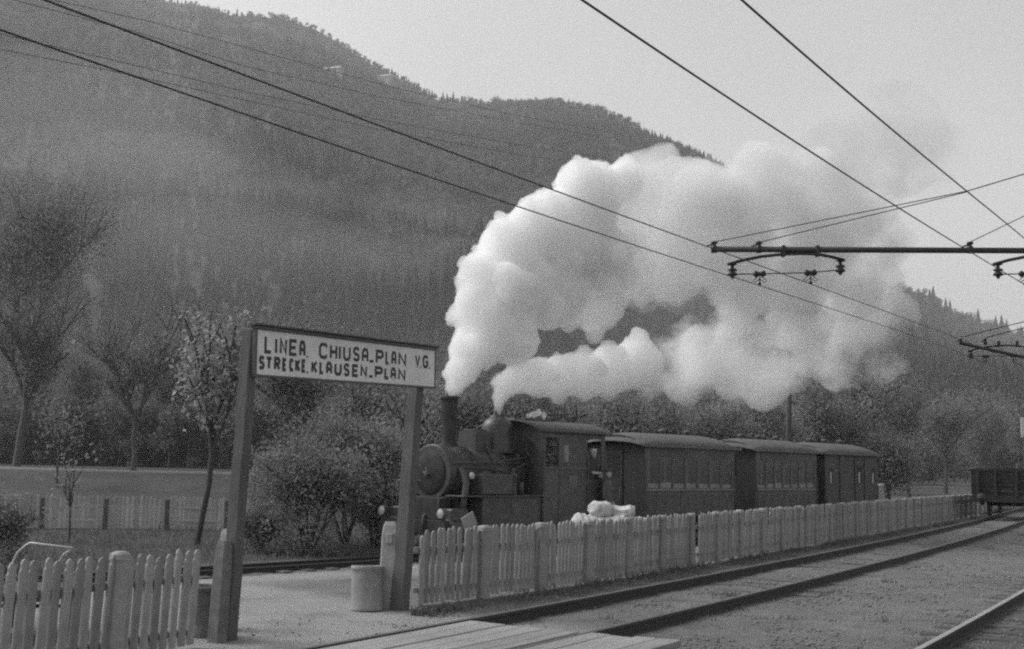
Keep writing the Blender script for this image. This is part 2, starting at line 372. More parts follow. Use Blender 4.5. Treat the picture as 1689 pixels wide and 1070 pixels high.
# ------------------------------------------------------------------ forest on the mountain (one mass)
def leaf_quads(C, size, squash=.6):         # C: (n,3) centres -> quads, random orientation
    n_ = len(C); a = rng.normal(size=(n_, 3)); a /= np.linalg.norm(a, axis=1)[:, None]
    b_ = rng.normal(size=(n_, 3)); b_ = np.cross(a, b_); b_ /= np.linalg.norm(b_, axis=1)[:, None]
    s = (size * (0.6 + .8 * rng.random(n_)))[:, None] if np.isscalar(size) else (size * (0.6 + .8 * rng.random(n_)))[:, None]
    V = np.stack([C - a * s, C - b_ * s * squash, C + a * s, C + b_ * s * squash], 1).reshape(-1, 3)
    F = np.arange(n_ * 4).reshape(-1, 4)
    return V, F
def proto_conifer(i):
    V = []; F = []; h = 1.0
    nw = 18
    for k in range(nw):
        z = .10 + .86 * k / nw; r = (.20 - .012 * (i % 3)) * (1 - k / nw) ** .85 + .012
        nb = 9
        for j in range(nb):
            a = 2 * math.pi * (j + .37 * k) / nb + random.uniform(-.2, .2); rr = r * random.uniform(.65, 1.15)
            c, s = math.cos(a), math.sin(a); wd = rr * .42
            o = len(V)
            V += [(0, 0, z + .05), (c * rr * .6 - s * wd, s * rr * .6 + c * wd, z - .008), (c * rr, s * rr, z - .035 - .04 * random.random()), (c * rr * .6 + s * wd, s * rr * .6 - c * wd, z - .008)]
            F.append((o, o + 1, o + 2, o + 3))
    o = len(V); 
    for k in range(4):
        a = k * math.pi / 2; V.append((.014 * math.cos(a), .014 * math.sin(a), -.05))
    V.append((0, 0, 1.0))
    for k in range(4): F.append((o + k, o + (k + 1) % 4, o + 4, o + 4))
    me = bpy.data.meshes.new('conifer_proto'); me.from_pydata(V, [], [f if f[2] != f[3] else f[:3] for f in F]); me.materials.append(M['needle']); return me
def proto_broad(i, dens=840):
    C = []
    for k in range(9):
        c = np.array([random.uniform(-.20, .20), random.uniform(-.20, .20), random.uniform(.20, .84)]); r = random.uniform(.12, .21)
        d = rng.normal(size=(dens // 9, 3)); d /= np.linalg.norm(d, axis=1)[:, None]; C.append(c + d * r * (rng.random(dens // 9)[:, None] ** .35))
    V, F = leaf_quads(np.concatenate(C), .030)
    o = len(V); T = [(.03, 0, -.05), (-.015, .026, -.05), (-.015, -.026, -.05), (0, 0, .7)]
    me = bpy.data.meshes.new('broadleaf_proto'); me.from_pydata([tuple(p) for p in V] + T, [], [tuple(f) for f in F] + [(o, o + 1, o + 3), (o + 1, o + 2, o + 3), (o + 2, o, o + 3)])
    me.materials.append(M['forest_leaf_pale'] if i % 3 == 0 else M['forest_leaf']); return me
pcol = bpy.data.collections.new('forest_prototypes')
for i in range(4):
    for fn_, nm in ((proto_conifer, 'conifer_shape'), (proto_broad, 'broadleaf_shape')):
        o = bpy.data.objects.new(nm, fn_(i)); pcol.objects.link(o)
def forest(name, P, Sc, Ix, lab):
    me = bpy.data.meshes.new(name); me.vertices.add(len(P)); me.vertices.foreach_set('co', np.asarray(P, np.float32).ravel())
    for nm, ty, arr in (('tscale', 'FLOAT', Sc), ('trot', 'FLOAT', rng.random(len(P)) * 6.28), ('tidx', 'INT', Ix)):
        a = me.attributes.new(nm, ty, 'POINT'); a.data.foreach_set('value', np.asarray(arr, np.float32 if ty == 'FLOAT' else np.int32))
    o = link(name, me)
    g = bpy.data.node_groups.new(name + '_nodes', 'GeometryNodeTree'); g.interface.new_socket('Geometry', in_out='INPUT', socket_type='NodeSocketGeometry'); g.interface.new_socket('Geometry', in_out='OUTPUT', socket_type='NodeSocketGeometry')
    N = g.nodes; L = g.links; gi = N.new('NodeGroupInput'); go = N.new('NodeGroupOutput')
    ci = N.new('GeometryNodeCollectionInfo'); ci.inputs['Collection'].default_value = pcol; ci.inputs['Separate Children'].default_value = True; ci.inputs['Reset Children'].default_value = True
    ip = N.new('GeometryNodeInstanceOnPoints'); ip.inputs['Pick Instance'].default_value = True
    def na(nm, ty):
        a = N.new('GeometryNodeInputNamedAttribute'); a.data_type = ty; a.inputs['Name'].default_value = nm; return a.outputs['Attribute']
    L.new(gi.outputs[0], ip.inputs['Points']); L.new(ci.outputs[0], ip.inputs['Instance']); L.new(na('tidx', 'INT'), ip.inputs['Instance Index'])
    cx = N.new('ShaderNodeCombineXYZ'); L.new(na('trot', 'FLOAT'), cx.inputs[2])
    try: L.new(cx.outputs[0], ip.inputs['Rotation'])
    except Exception: pass
    L.new(na('tscale', 'FLOAT'), ip.inputs['Scale']); L.new(ip.outputs[0], go.inputs[0])
    md = o.modifiers.new('forest', 'NODES'); md.node_group = g
    tag(o, lab, 'forest', kind='stuff'); return o
def sample_hill(HVv, rows, num, tmax=1.0, seed=0, clear=.48):
    nc, nr, _ = HVv.shape; k = np.argmin(np.abs(rows - 1.0)) 
    ci = rng.random(num * 3) * (nc - 1); ti = (rng.random(num * 3) ** .62) * k * tmax
    c0 = ci.astype(int); t0 = ti.astype(int); fc = (ci - c0)[:, None]; ft = (ti - t0)[:, None]
    P = (HVv[c0, t0] * (1 - fc) + HVv[c0 + 1, t0] * fc) * (1 - ft) + (HVv[c0, t0 + 1] * (1 - fc) + HVv[c0 + 1, t0 + 1] * fc) * ft
    d = fbm(P[:, 0] / 110 + seed, P[:, 1] / 140, 4) + .5
    keep = rng.random(len(P)) < np.clip((d - .36) * 6, .6, 1)
    P = P[keep][:num]; return P
P1 = sample_hill(HV, hrows, 34000, seed=1.0); P2 = sample_hill(HV2, hrows2, 9000, seed=4.0)
# the wooded crest
kr = int(np.argmin(np.abs(hrows - 1.0))); ridge = HV[:, kr]
t = rng.random(900) * (len(ridge) - 2); i0 = t.astype(int); PR = ridge[i0] * (1 - (t - i0))[:, None] + ridge[i0 + 1] * (t - i0)[:, None]; PR[:, 1] += rng.random(900) * 20; PR[:, 2] -= 1
kr2 = int(np.argmin(np.abs(hrows2 - 1.0))); rd2 = HV2[:, kr2]; t = rng.random(420) * (len(rd2) - 2); i0 = t.astype(int); PR2 = rd2[i0] * (1 - (t - i0))[:, None] + rd2[i0 + 1] * (t - i0)[:, None]
P = np.concatenate([P1, P2]); isc = rng.random(len(P)) < .42 + 3.2 * fbm(P[:, 0] / 150, P[:, 1] / 230, 3)
S = np.where(isc, 8 + 10 * rng.random(len(P)), 5 + 8 * rng.random(len(P)) ** 1.5) * (.75 + 1.3 * np.clip(fbm(P[:, 0] / 90 + 9, P[:, 1] / 120, 3) + .35, 0, .8))
S = S * (1 - .32 * smooth01(600, 1450, P[:, 1]))
order = sorted([(o.name, i) for i, o in enumerate(pcol.objects)]); names = [a for a, _ in order]
con_i = [i for i, a in enumerate(names) if a.startswith('con')]; bro_i = [i for i, a in enumerate(names) if a.startswith('bro')]
Ix = np.where(isc, rng.choice(con_i, len(P)), rng.choice(bro_i, len(P)))
PRr = np.concatenate([PR, PR2]); P = np.concatenate([P, PRr]); rs = rng.random(len(PRr)) < .3
hump = smooth01(-.10, -.04, PRr[:, 0] / PRr[:, 1]); S = np.concatenate([S, (2.5 + 3 * rng.random(len(PRr))) * (1 - hump) + hump * (6 + 9 * rng.random(len(PRr)) ** 1.6)]); Ix = np.concatenate([Ix, np.where(rs, rng.choice(con_i, len(PRr)), rng.choice(bro_i, len(PRr)))])
# the tall fir that stands clear of the slope
def hill_point(px, py):
    best = None
    for y in np.linspace(340, 1700, 400):
        q = at_y(px, py, y); j = np.abs(HV[:, 5:kr, 1] - y); d2 = (HV[:, 5:kr, 0] - q.x) ** 2 + (HV[:, 5:kr, 1] - y) ** 2; ii = np.unravel_index(np.argmin(d2), d2.shape)
        if HV[ii[0], ii[1] + 5, 2] >= q.z: return Vector((q.x, y, HV[ii[0], ii[1] + 5, 2]))
    return at_y(px, py, 900)
forest('mountain_forest', P, S, Ix, 'mixed dark forest covering the misty mountainside behind the station')
# valley floor woods far behind the yard
num = 1500; yy = 95 + 230 * rng.random(num) ** .8; xx = (rng.random(num) * 1.25 - .62) * yy
ok = ~((xx > .30 * yy) & (xx < .43 * yy) & (yy < 150)); xx, yy = xx[ok], yy[ok]
Pv = np.stack([xx, yy, gz(xx, yy)], 1); sv_ = 5 + 6 * rng.random(len(Pv)); iv = np.where(rng.random(len(Pv)) < .15, rng.choice(con_i, len(Pv)), rng.choice(bro_i, len(Pv)))
forest('valley_wood', Pv, sv_, iv, 'dark belt of woodland on the valley floor at the foot of the mountain')
hp = hill_point(352, 232)
num = 420; yy = 67 + 28 * rng.random(num); xx = -2 - (yy * .44) * rng.random(num)
Pu = np.stack([xx, yy, gz(xx, yy) - .3], 1); forest('bank_undergrowth', Pu, 2.2 + 2.6 * rng.random(num), rng.choice(bro_i, num), 'tangled undergrowth along the top of the grassy bank')

# ------------------------------------------------------------------ railway tracks
def sweep(path, prof, name, matl, parent, zoff=0.0):
    V = []; F = []; k = len(prof)
    for c, a in path:
        nv = Vector((math.sin(a), -math.cos(a), 0))
        for o_, z in prof: p = c + nv * o_; V.append((p.x, p.y, z + zoff + c.z))
    for i in range(len(path) - 1):
        for j in range(k): F.append((i * k + j, i * k + (j + 1) % k, (i + 1) * k + (j + 1) % k, (i + 1) * k + j))
    F.append(tuple(range(k))); F.append(tuple(len(V) - k + j for j in range(k)))
    mb = MB(); mb.add(V, F); return mb.build(name, matl, parent)
RP = [(-.065, 0), (.065, 0), (.065, .012), (.012, .03), (.012, .10), (.034, .107), (.034, .135), (-.034, .135), (-.034, .107), (-.012, .10), (-.012, .03), (-.065, .012)]
RH = [(-.030, .1355), (.030, .1355), (.027, .141), (-.027, .141)]
def track(name, off, gauge, y0, y1, head, slp_mat, slp_z, lab, slen=2.4, rail_scale=1.0, zfun=None, path_fn=track_path):
    t = empty(name, (0, 0, -.018)); tag(t, kind='structure')
    for s_ in (-1, 1):
        pth = path_fn(off + s_ * (gauge / 2 + .034), y0, y1)
        rl = sweep(pth, [(a * rail_scale, z * rail_scale) for a, z in RP], 'rail', M['rail_rust'], t, 0.015)
        sweep(pth, [(a * rail_scale, z * rail_scale) for a, z in RH], 'rail_head', head, rl, 0.0155)
    mid = path_fn(off, y0, y1, .66); sm = MB().box((0, 0, 0), (.25, slen, .14), bev=.012).mesh('sleeper')
    for k, (c, a) in enumerate(mid):
        if c.y > 75: break
        o = link('sleeper', sm, slp_mat, t, (c.x, c.y, c.z + slp_z + random.uniform(-.012, .012)), (0, 0, a + random.uniform(-.02, .02)))
    return t
track('railway_track', 0, 1.435, 3, 150, M['rail_dull'], M['sleeper_pale'], -.050, '')
track('railway_track', 4.5, 1.435, 3, 150, M['rail_shiny'], M['sleeper'], -.048, '')
def narrow_path(off, y0, y1, step=1.0):
    u = -16.0; out = []
    while u < 60:
        p = TC + TD * u + TN * (off); z = gz(TC.x + TD.x * u, TC.y + TD.y * u); out.append((Vector((p.x, p.y, float(z))), TROT)); u += step
    return out
track('narrow_railway_track', 0, .76, 0, 0, M['rail_dull'], M['sleeper'], -.03, '', 1.5, .85, path_fn=narrow_path)

# plank crossing between and beside the rails
deck = empty('plank_crossing', (0, 0, 0)); tag(deck, 'pale timber plank crossing laid between the near rails', 'crossing')
tp = [(c, a) for c, a in track_path(0, 2, 150, .1)]
end_in = at_z(816, 1031, .13); ends = []
k0 = min(range(len(tp)), key=lambda i: (tp[i][0] - Vector((end_in.x, end_in.y, 0))).length)
ce, ae = tp[k0]; ad = Vector((math.cos(ae), math.sin(ae), 0)); an = Vector((math.sin(ae), -math.cos(ae), 0))
c_ = ce
for j, (o0, o1) in enumerate([(-.625, -.405), (-.395, -.175), (-.165, .055), (.065, .285), (.295, .515), (.525, .66), (.80, 1.02), (1.03, 1.26), (1.27, 1.50), (1.51, 1.74)]):
    e1 = .02 + random.uniform(-.05, .05) + (.06 if j > 5 else 0); e0 = -3.6 + random.uniform(-.04, .04)
    mb = MB().box((0, 0, 0), (e1 - e0, o1 - o0, .07), bev=.008)
    p = c_ + ad * ((e0 + e1) / 2) + an * ((o0 + o1) / 2)
    mb.build('plank', M['plank'], deck, (p.x, p.y, .105 + random.uniform(-.006, .006)), (random.uniform(-.006, .006), 0, ae + random.uniform(-.004, .004)))

# loose stones and weeds
def stones(name, pts, smin, smax, lab, matl):
    n_ = len(pts); base = np.array([(1, 0, 0), (-1, 0, 0), (0, 1, 0), (0, -1, 0), (0, 0, .7), (0, 0, -.7)]); Fb = np.array([(0, 2, 4), (2, 1, 4), (1, 3, 4), (3, 0, 4), (2, 0, 5), (1, 2, 5), (3, 1, 5), (0, 3, 5)])
    s = (smin + (smax - smin) * rng.random(n_) ** 3)[:, None, None]; V = base[None] * s * (.6 + .8 * rng.random((n_, 6, 1)))
    a = rng.random(n_) * 6.28; c, s2 = np.cos(a)[:, None], np.sin(a)[:, None]
    Vx = V[:, :, 0] * c - V[:, :, 1] * s2; Vy = V[:, :, 0] * s2 + V[:, :, 1] * c
    V = np.stack([Vx, Vy, V[:, :, 2]], 2) + pts[:, None, :]
    F = (Fb[None] + (np.arange(n_) * 6)[:, None, None]).reshape(-1, 3)
    o = link(name, np_mesh(name, V.reshape(-1, 3), F), matl); tag(o, lab, 'gravel', kind='stuff'); return o
num = 70000; q = rng.random(num) ** 1.3; yy = 8 + 34 * q; xx = -4 + (yy * .48 + 6) * rng.random(num)
fnn = (xx - Pg.x) * .866 - (yy - Pg.y) * .5; fxx = (xx - Pg.x) * .5 + (yy - Pg.y) * .866
ok = (fnn > .15) & ~((fnn < 2.6) & (fxx < .5)); xx, yy = xx[ok], yy[ok]
stones('yard_gravel', np.stack([xx, yy, gz(xx, yy) + .002], 1), .005, .030, 'loose gravel scattered between the tracks', M['stone'])
num = 5000; yy = 9 + 20 * rng.random(num); xx = -4.5 + 7.5 * rng.random(num); fnn = (xx - Pg.x) * .866 - (yy - Pg.y) * .5; fxx = (xx - Pg.x) * .5 + (yy - Pg.y) * .866
ok = ((fnn < 2.6) & (fxx < .8)); xx, yy = xx[ok], yy[ok]; stones('path_pebbles', np.stack([xx, yy, gz(xx, yy) + .001], 1), .003, .020, 'small pebbles strewn over the trodden path through the gate', M['stone'])
def blades(name, pts, hmin, hmax, lab, matl, cat='grass', wd=.012):
    n_ = len(pts); h = (hmin + (hmax - hmin) * rng.random(n_) ** 2); a = rng.random(n_) * 6.28; le = h * (.2 + .6 * rng.random(n_)); b2 = rng.random(n_) * 6.28
    w_ = wd * (.6 + .8 * rng.random(n_)); d = np.stack([np.cos(a) * w_, np.sin(a) * w_, 0 * a], 1); tip = np.stack([np.cos(b2) * le, np.sin(b2) * le, h], 1); mid = tip * np.array([.35, .35, .6])
    V = np.stack([pts - d, pts + d, pts + mid + d * .7, pts + tip, pts + mid - d * .7], 1).reshape(-1, 3)
    I = np.arange(n_) * 5; F = np.concatenate([np.stack([I, I + 1, I + 2, I + 4], 1), np.stack([I + 4, I + 2, I + 3, I + 3], 1)])
    me = bpy.data.meshes.new(name); me.from_pydata([tuple(v) for v in V], [], [tuple(f) if f[2] != f[3] else tuple(f[:3]) for f in F])
    o = link(name, me, matl); tag(o, lab, cat, kind='stuff'); return o
num = 5200; t = rng.random(num); s = 41 * t ** 1.4 - .1 + 1.6; off = .12 + np.abs(rng.normal(size=num)) * .16
xx = Pg.x + .5 * s + .866 * off; yy = Pg.y + .866 * s - .5 * off
cl = fbm(xx * 1.3, yy * 1.3, 3) + .5; ok = rng.random(num) < np.clip((cl - .35) * 3, .1, 1); xx, yy = xx[ok], yy[ok]
blades('fence_weeds', np.stack([xx, yy, gz(xx, yy) - .005], 1), .04, .16, 'short weeds along the foot of the picket fence', M['grass'])
num = 14000; u_ = -22 + 34 * rng.random(num); v_ = -1.6 - 12 * rng.random(num) ** 1.1; xx = TC.x + TD.x * u_ + TN.x * v_; yy = TC.y + TD.y * u_ + TN.y * v_
blades('garden_grass', np.stack([xx, yy, gz(xx, yy) - .005], 1), .05, .26, 'rough grass and weeds in the garden beyond the narrow track', M['grass'], wd=.016)

cl_ = []
for k in range(60):
    y0 = 10 + 32 * random.random() ** 1.3; x0 = -1 + (y0 * .46 + 2) * random.random(); f0 = (x0 - Pg.x) * .866 - (y0 - Pg.y) * .5
    if f0 < .5 or f0 > 13: continue
    n_ = random.randint(14, 60); cl_.append(np.stack([x0 + rng.normal(size=n_) * .10, y0 + rng.normal(size=n_) * .10], 1))
cl_ = np.concatenate(cl_); blades('yard_weeds', np.stack([cl_[:, 0], cl_[:, 1], gz(cl_[:, 0], cl_[:, 1]) - .003], 1), .02, .10, 'small tufts of weeds scattered between the tracks', M['grass'], wd=.008)

# ------------------------------------------------------------------ picket fences
def picket_mesh(wd, h, kind):
    if kind == 'round':
        pr = [(-wd / 2, 0), (wd / 2, 0), (wd / 2, h - .10), (wd * .38, h - .075), (wd * .42, h - .04), (wd * .25, h - .008), (0, h), (-wd * .25, h - .008), (-wd * .42, h - .04), (-wd * .38, h - .075), (-wd / 2, h - .10)]
    else:
        pr = [(-wd / 2, 0), (wd / 2, 0), (wd / 2, h - .05), (wd * .3, h - .012), (0, h), (-wd * .3, h - .012), (-wd / 2, h - .05)]
    return MB().prism(pr, -.011, .011, 'XZ').mesh('picket')
def post_mesh(w_, h, round_=True):
    mb = MB(); prof = [(.0, w_ * .56), (.25, w_ * .54), (h - .10, w_ * .50), (h - .075, w_ * .56), (h - .03, w_ * .54), (h - .008, w_ * .40), (h, w_ * .2)]
    V = []; F = []
    sh = [(-1, -.7), (-.7, -1), (.7, -1), (1, -.7), (1, .7), (.7, 1), (-.7, 1), (-1, .7)]
    for z, r in prof:
        for a, b_ in sh: V.append((a * r, b_ * r * .8, z))
    for i in range(len(prof) - 1):
        for k in range(8): F.append((i * 8 + k, i * 8 + (k + 1) % 8, (i + 1) * 8 + (k + 1) % 8, (i + 1) * 8 + k))
    F.append(tuple(range(7, -1, -1))); F.append(tuple(len(V) - 8 + k for k in range(8)))
    mb.add(V, F); return mb.mesh('post')
def picket_fence(name, pts, lab, span=1.5, pitch=.128, pw=.085, h=.92, posth=1.0, kind='point', first_post=True, post_w=.17, pmat='pale_wood', limit=300, gap=None, postm='post_concrete', jit=.012, cat='fence', rails=(.20, .70), last_post=True, posts=None, lean=0.0):
    root = empty(name, pts[0]); tag(root, lab, cat)
    base = Vector(pts[0])
    # resample the line
    seg = [(Vector(a), Vector(b_)) for a, b_ in zip(pts[:-1], pts[1:])]; L = sum((b_ - a).length for a, b_ in seg)
    def pos(s):
        for a, b_ in seg:
            d = (b_ - a).length
            if s <= d or (a, b_) == seg[-1]:
                t = (b_ - a) / d; return a + t * s, math.atan2(t.y, t.x)
            s -= d
    npst = max(1, round(L / span)); S_ = [L * k / npst for k in range(npst + 1)] if posts is None else posts; npst = len(S_) - 1
    pk = [picket_mesh(pw * f, h * g, kind) for f, g in ((1, 1), (1.06, .985), (.92, 1.012), (1.02, .968))]; pm = post_mesh(post_w, posth); cnt = 0; rest = MB()
    for i in range(npst + 1):
        p, a = pos(min(S_[i], L - 1e-4)); z = float(gz(p.x, p.y))
        if (i > 0 or first_post) and (i < npst or last_post): link('post', pm, M[postm], root, (p.x - base.x, p.y - base.y, z - base.z - .03), (random.uniform(-.02, .02), lean + random.uniform(-.025, .025), a + random.uniform(-.05, .05)))
        if i == npst: break
        span = S_[i + 1] - S_[i]; q, a2 = pos(min(S_[i + 1], L - 1e-4)); zq = float(gz(q.x, q.y)); nv = Vector((-math.sin(a), math.cos(a), 0))
        for rz in rails:
            A = Vector((p.x, p.y, z + rz)) + nv * .034 - base; B = Vector((q.x, q.y, zq + rz)) + nv * .034 - base; d = B - A
            mid = (A + B) / 2; mb = MB().box((0, 0, 0), (d.length - .01, .035, .07), bev=.004)
            mb.build('rail', M[pmat], root, mid, (0, -math.asin(d.z / d.length), math.atan2(d.y, d.x)))
        nb = int((span - post_w * .7) / pitch)
        for j in range(nb):
            s_ = S_[i] + post_w * .35 + (j + .5) * (span - post_w * .7) / nb
            if gap and gap[0] < s_ < gap[1]: continue
            c, aa = pos(s_); zz = float(gz(c.x, c.y)); lx, ly, lz = c.x - base.x, c.y - base.y, zz - base.z + .035 + random.uniform(-jit, jit) - (random.uniform(.02, .07) if random.random() < .07 else 0)
            me = pk[random.choice((0, 0, 1, 2, 3))]; rot = (random.uniform(-.02, .02), lean + random.gauss(0, .011) + (random.choice((-.06, .06)) if random.random() < .04 else 0), aa + random.uniform(-.06, .06))
            if cnt < limit:
                link('picket', me, M[pmat], root, (lx, ly, lz), rot)
            else:
                mm = Matrix.Translation((lx, ly, lz)) @ Matrix.Rotation(rot[2], 4, 'Z') @ Matrix.Rotation(rot[1], 4, 'Y')
                rest.add([mm @ v.co for v in me.vertices], [list(f.vertices) for f in me.polygons])
            cnt += 1
    if rest.v: tag(rest.build('far_pickets', M[pmat], root), kind='stuff')
    return root
g0 = lambda px, py: (lambda p: Vector((p.x, p.y, float(gz(p.x, p.y)))))(at_z(px, py, 0))
fr = [g0(683, 1001), g0(859, 978.5), g0(1028, 953), g0(1152, 932), g0(1242, 916), g0(1340, 899), g0(1438, 881), g0(1525, 865), g0(1609, 849.5)]
d_ = (fr[-1] - fr[-2]).normalized(); fr += [fr[-1] + d_ * 14]
picket_fence('picket_fence', fr, 'long pale picket fence running from the sign beside the near track towards the wagon', kind='point', first_post=False, span=1.42, pitch=.100, pw=.083, h=.93, gap=(8.6, 8.83), lean=R(.9))
fdir = (at_z(668, 1008) - at_z(380, 1058)); fdir.z = 0; fdir.normalize()
a0 = at_z(326, 1068); lp = 1.07
lf = [a0 - fdir * 4.1, a0]
picket_fence('picket_fence', lf, 'short pale picket fence with wide gaps in the lower left foreground', kind='round', pitch=.112, pw=.087, h=.90, posth=.99, first_post=False, post_w=.155, rails=(.16, .66), last_post=False, lean=R(2.3), jit=.008, posts=[0, 4.1 - lp - 1.5, 4.1 - lp, 4.1])
# garden fence across the narrow line
bp_ = [at_z(-40, 868, -.5), at_z(150, 869, -.5), at_z(330, 871, -.5), at_z(470, 874, -.5)]
bp_ = [Vector((p.x, p.y, float(gz(p.x, p.y)))) for p in bp_]
picket_fence('picket_fence', bp_, 'distant garden picket fence behind the slender tree, left of the sign', kind='point', span=1.9, pitch=.14, pw=.095, h=1.05, posth=1.02, post_w=.13, postm='sign_wood', rails=(.28, .70), pmat='whitewash')

# ------------------------------------------------------------------ station sign
SL = at_z(386, 1057); SR = at_z(669, 1007); SL.z = SR.z = 0; sdv = SR - SL; slen = sdv.length; srot = math.atan2(sdv.y, sdv.x)
sign = empty('station_sign', SL, (0, 0, srot)); tag(sign, 'white line name board lettered in black on two dark timber posts', 'sign')
SI = (Matrix.Translation(SL) @ Matrix.Rotation(srot, 4, 'Z')).inverted()
def timber(A, B, w0, w1):                       # squared, slightly uneven post from A to B (in the sign's own space)
    mb = MB(); V = []; F = []; sh = [(-1, -.86), (-.86, -1), (.86, -1), (1, -.86), (1, .86), (.86, 1), (-.86, 1), (-1, .86)]
    for k in range(9):
        t = k / 8; r = (w0 * (1 - t) + w1 * t) / 2 * (1 + random.uniform(-.035, .035)); c0 = A.lerp(B, t) + Vector((random.uniform(-.005, .005), random.uniform(-.005, .005), 0))
        for a, b_ in sh: V.append((c0.x + a * r, c0.y + b_ * r, c0.z))
    for i in range(8):
        for k in range(8): F.append((i * 8 + k, i * 8 + (k + 1) % 8, (i + 1) * 8 + (k + 1) % 8, (i + 1) * 8 + k))
    F.append(tuple(range(7, -1, -1))); F.append(tuple(len(V) - 8 + k for k in range(8))); return mb.add(V, F)
sq = (sdv.x / slen, sdv.y / slen); TL, TR_ = SI @ on_line(424, 548, SL, sq), SI @ on_line(699, 585, SL, sq)
for A, B, w0, w1 in ((Vector((0, 0, 0)), TL, .145, .125), (Vector((slen, 0, 0)), TR_, .185, .145)):
    B = Vector((B.x, .0, B.z + .02)); A = A - (B - A) * .07; sh_ = Vector((0, .085, 0)); po_ = timber(A + sh_, B + sh_, w0, w1).build('post', M['sign_wood'], sign)
PL = SI @ on_line(419, 580, SL, sq); PR = SI @ on_line(713, 608, SL, sq); PL.y = PR.y = -.02
bd = (PR - PL); BL, BH = bd.length, .465
board = MB().box((0, 0, 0), (BL, .03, BH), bev=.003).build('board', M['sign_white'], sign, (PL + PR) / 2, (0, -math.atan2(bd.z, bd.x), 0))
fm = MB(); fm.box((0, 0, BH / 2 + .018), (BL + .07, .075, .036), bev=.004); fm.box((0, 0, -BH / 2 - .012), (BL + .05, .05, .022), bev=.003)
fm.box((-BL / 2 - .014, 0, 0), (.028, .05, BH), bev=.003); fm.box((BL / 2 + .010, 0, 0), (.02, .05, BH), bev=.003)
fm.build('frame', M['sign_wood'], board)
MB().box((0, 0, BH / 2 + .045), (BL + .12, .12, .016), rot=(R(-6), 0, 0)).build('cap_board', M['sign_wood'], board)
G = {  # strokes on a unit cell, x right, y up
 'L': [[(0, 1), (0, 0), (1, 0)]], 'I': [[(.5, 0), (.5, 1)]], 'N': [[(0, 0), (0, 1), (1, 0), (1, 1)]], 'E': [[(1, 1), (0, 1), (0, 0), (1, 0)], [(0, .5), (.85, .5)]],
 'A': [[(0, 0), (0, .72), (.22, 1), (.78, 1), (1, .72), (1, 0)], [(0, .42), (1, .42)]], 'C': [[(1, .82), (.78, 1), (.22, 1), (0, .78), (0, .22), (.22, 0), (.78, 0), (1, .18)]],
 'H': [[(0, 0), (0, 1)], [(1, 0), (1, 1)], [(0, .5), (1, .5)]], 'U': [[(0, 1), (0, .22), (.25, 0), (.75, 0), (1, .22), (1, 1)]],
 'S': [[(1, .84), (.78, 1), (.22, 1), (0, .82), (0, .68), (.2, .54), (.8, .46), (1, .32), (1, .18), (.78, 0), (.22, 0), (0, .16)]],
 'P': [[(0, 0), (0, 1), (.75, 1), (1, .84), (1, .62), (.75, .46), (0, .46)]], 'V': [[(0, 1), (.5, 0), (1, 1)]],
 'G': [[(1, .82), (.78, 1), (.22, 1), (0, .78), (0, .22), (.22, 0), (.78, 0), (1, .2), (1, .46), (.55, .46)]],
 'T': [[(0, 1), (1, 1)], [(.5, 1), (.5, 0)]], 'R': [[(0, 0), (0, 1), (.75, 1), (1, .84), (1, .66), (.75, .5), (0, .5)], [(.55, .5), (1, 0)]], 'K': [[(0, 0), (0, 1)], [(1, 1), (0, .42)], [(.3, .58), (1, 0)]]}
_lay = [0]
def stroke(mb, P, wd, y):
    P = [Vector((p[0], 0, p[1])) for p in P]
    n_ = len(P); Lp = []; Rp = []
    for i, p in enumerate(P):
        d0 = (P[i] - P[i - 1]).normalized() if i > 0 else (P[1] - P[0]).normalized(); d1 = (P[i + 1] - P[i]).normalized() if i < n_ - 1 else d0
        n0 = Vector((-d0.z, 0, d0.x)); n1 = Vector((-d1.z, 0, d1.x)); mm = (n0 + n1)
        if mm.length < .3: mm = n0
        mm.normalize(); k = min(1.6, 1 / max(.45, mm.dot(n0))); Lp.append(p + mm * wd / 2 * k); Rp.append(p - mm * wd / 2 * k)
    _lay[0] += 1; yy_ = y - .0003 * (_lay[0] % 7)
    mb.add([(p.x, yy_, p.z) for p in Lp + Rp], [(i, i + 1, n_ + i + 1, n_ + i) for i in range(n_ - 1)])
def img_u(xz):
    t = (xz - 150) / 1402.; d0, d1 = 11.9, 14.6; return t * d0 / (d1 * (1 - t) + t * d0)
rows_ = [([('L', 208, 268), ('I', 290, 308), ('N', 327, 384), ('E', 400, 466), ('A', 480, 528), ('.', 538, 552), ('C', 634, 704), ('H', 720, 778), ('I', 790, 806), ('U', 824, 884), ('S', 902, 955), ('A', 972, 1024), ('-', 1030, 1066), ('P', 1082, 1144), ('L', 1158, 1190), ('A', 1206, 1246), ('N', 1262, 1324), ('V', 1394, 1436), ('.', 1436, 1448), ('G', 1455, 1500), ('.', 1506, 1518)], (.13, .525), (.16, .505)),
         ([('S', 168, 214), ('T', 220, 274), ('R', 286, 335), ('E', 350, 387), ('C', 404, 440), ('K', 450, 492), ('E', 500, 536), ('.', 541, 553), ('K', 577, 626), ('L', 640, 676), ('A', 692, 740), ('U', 758, 815), ('S', 831, 878), ('E', 896, 950), ('N', 963, 1015), ('-', 1030, 1060), ('P', 1076, 1140), ('L', 1152, 1190), ('A', 1202, 1245), ('N', 1262, 1320)], (.575, .885), (.57, .90))]
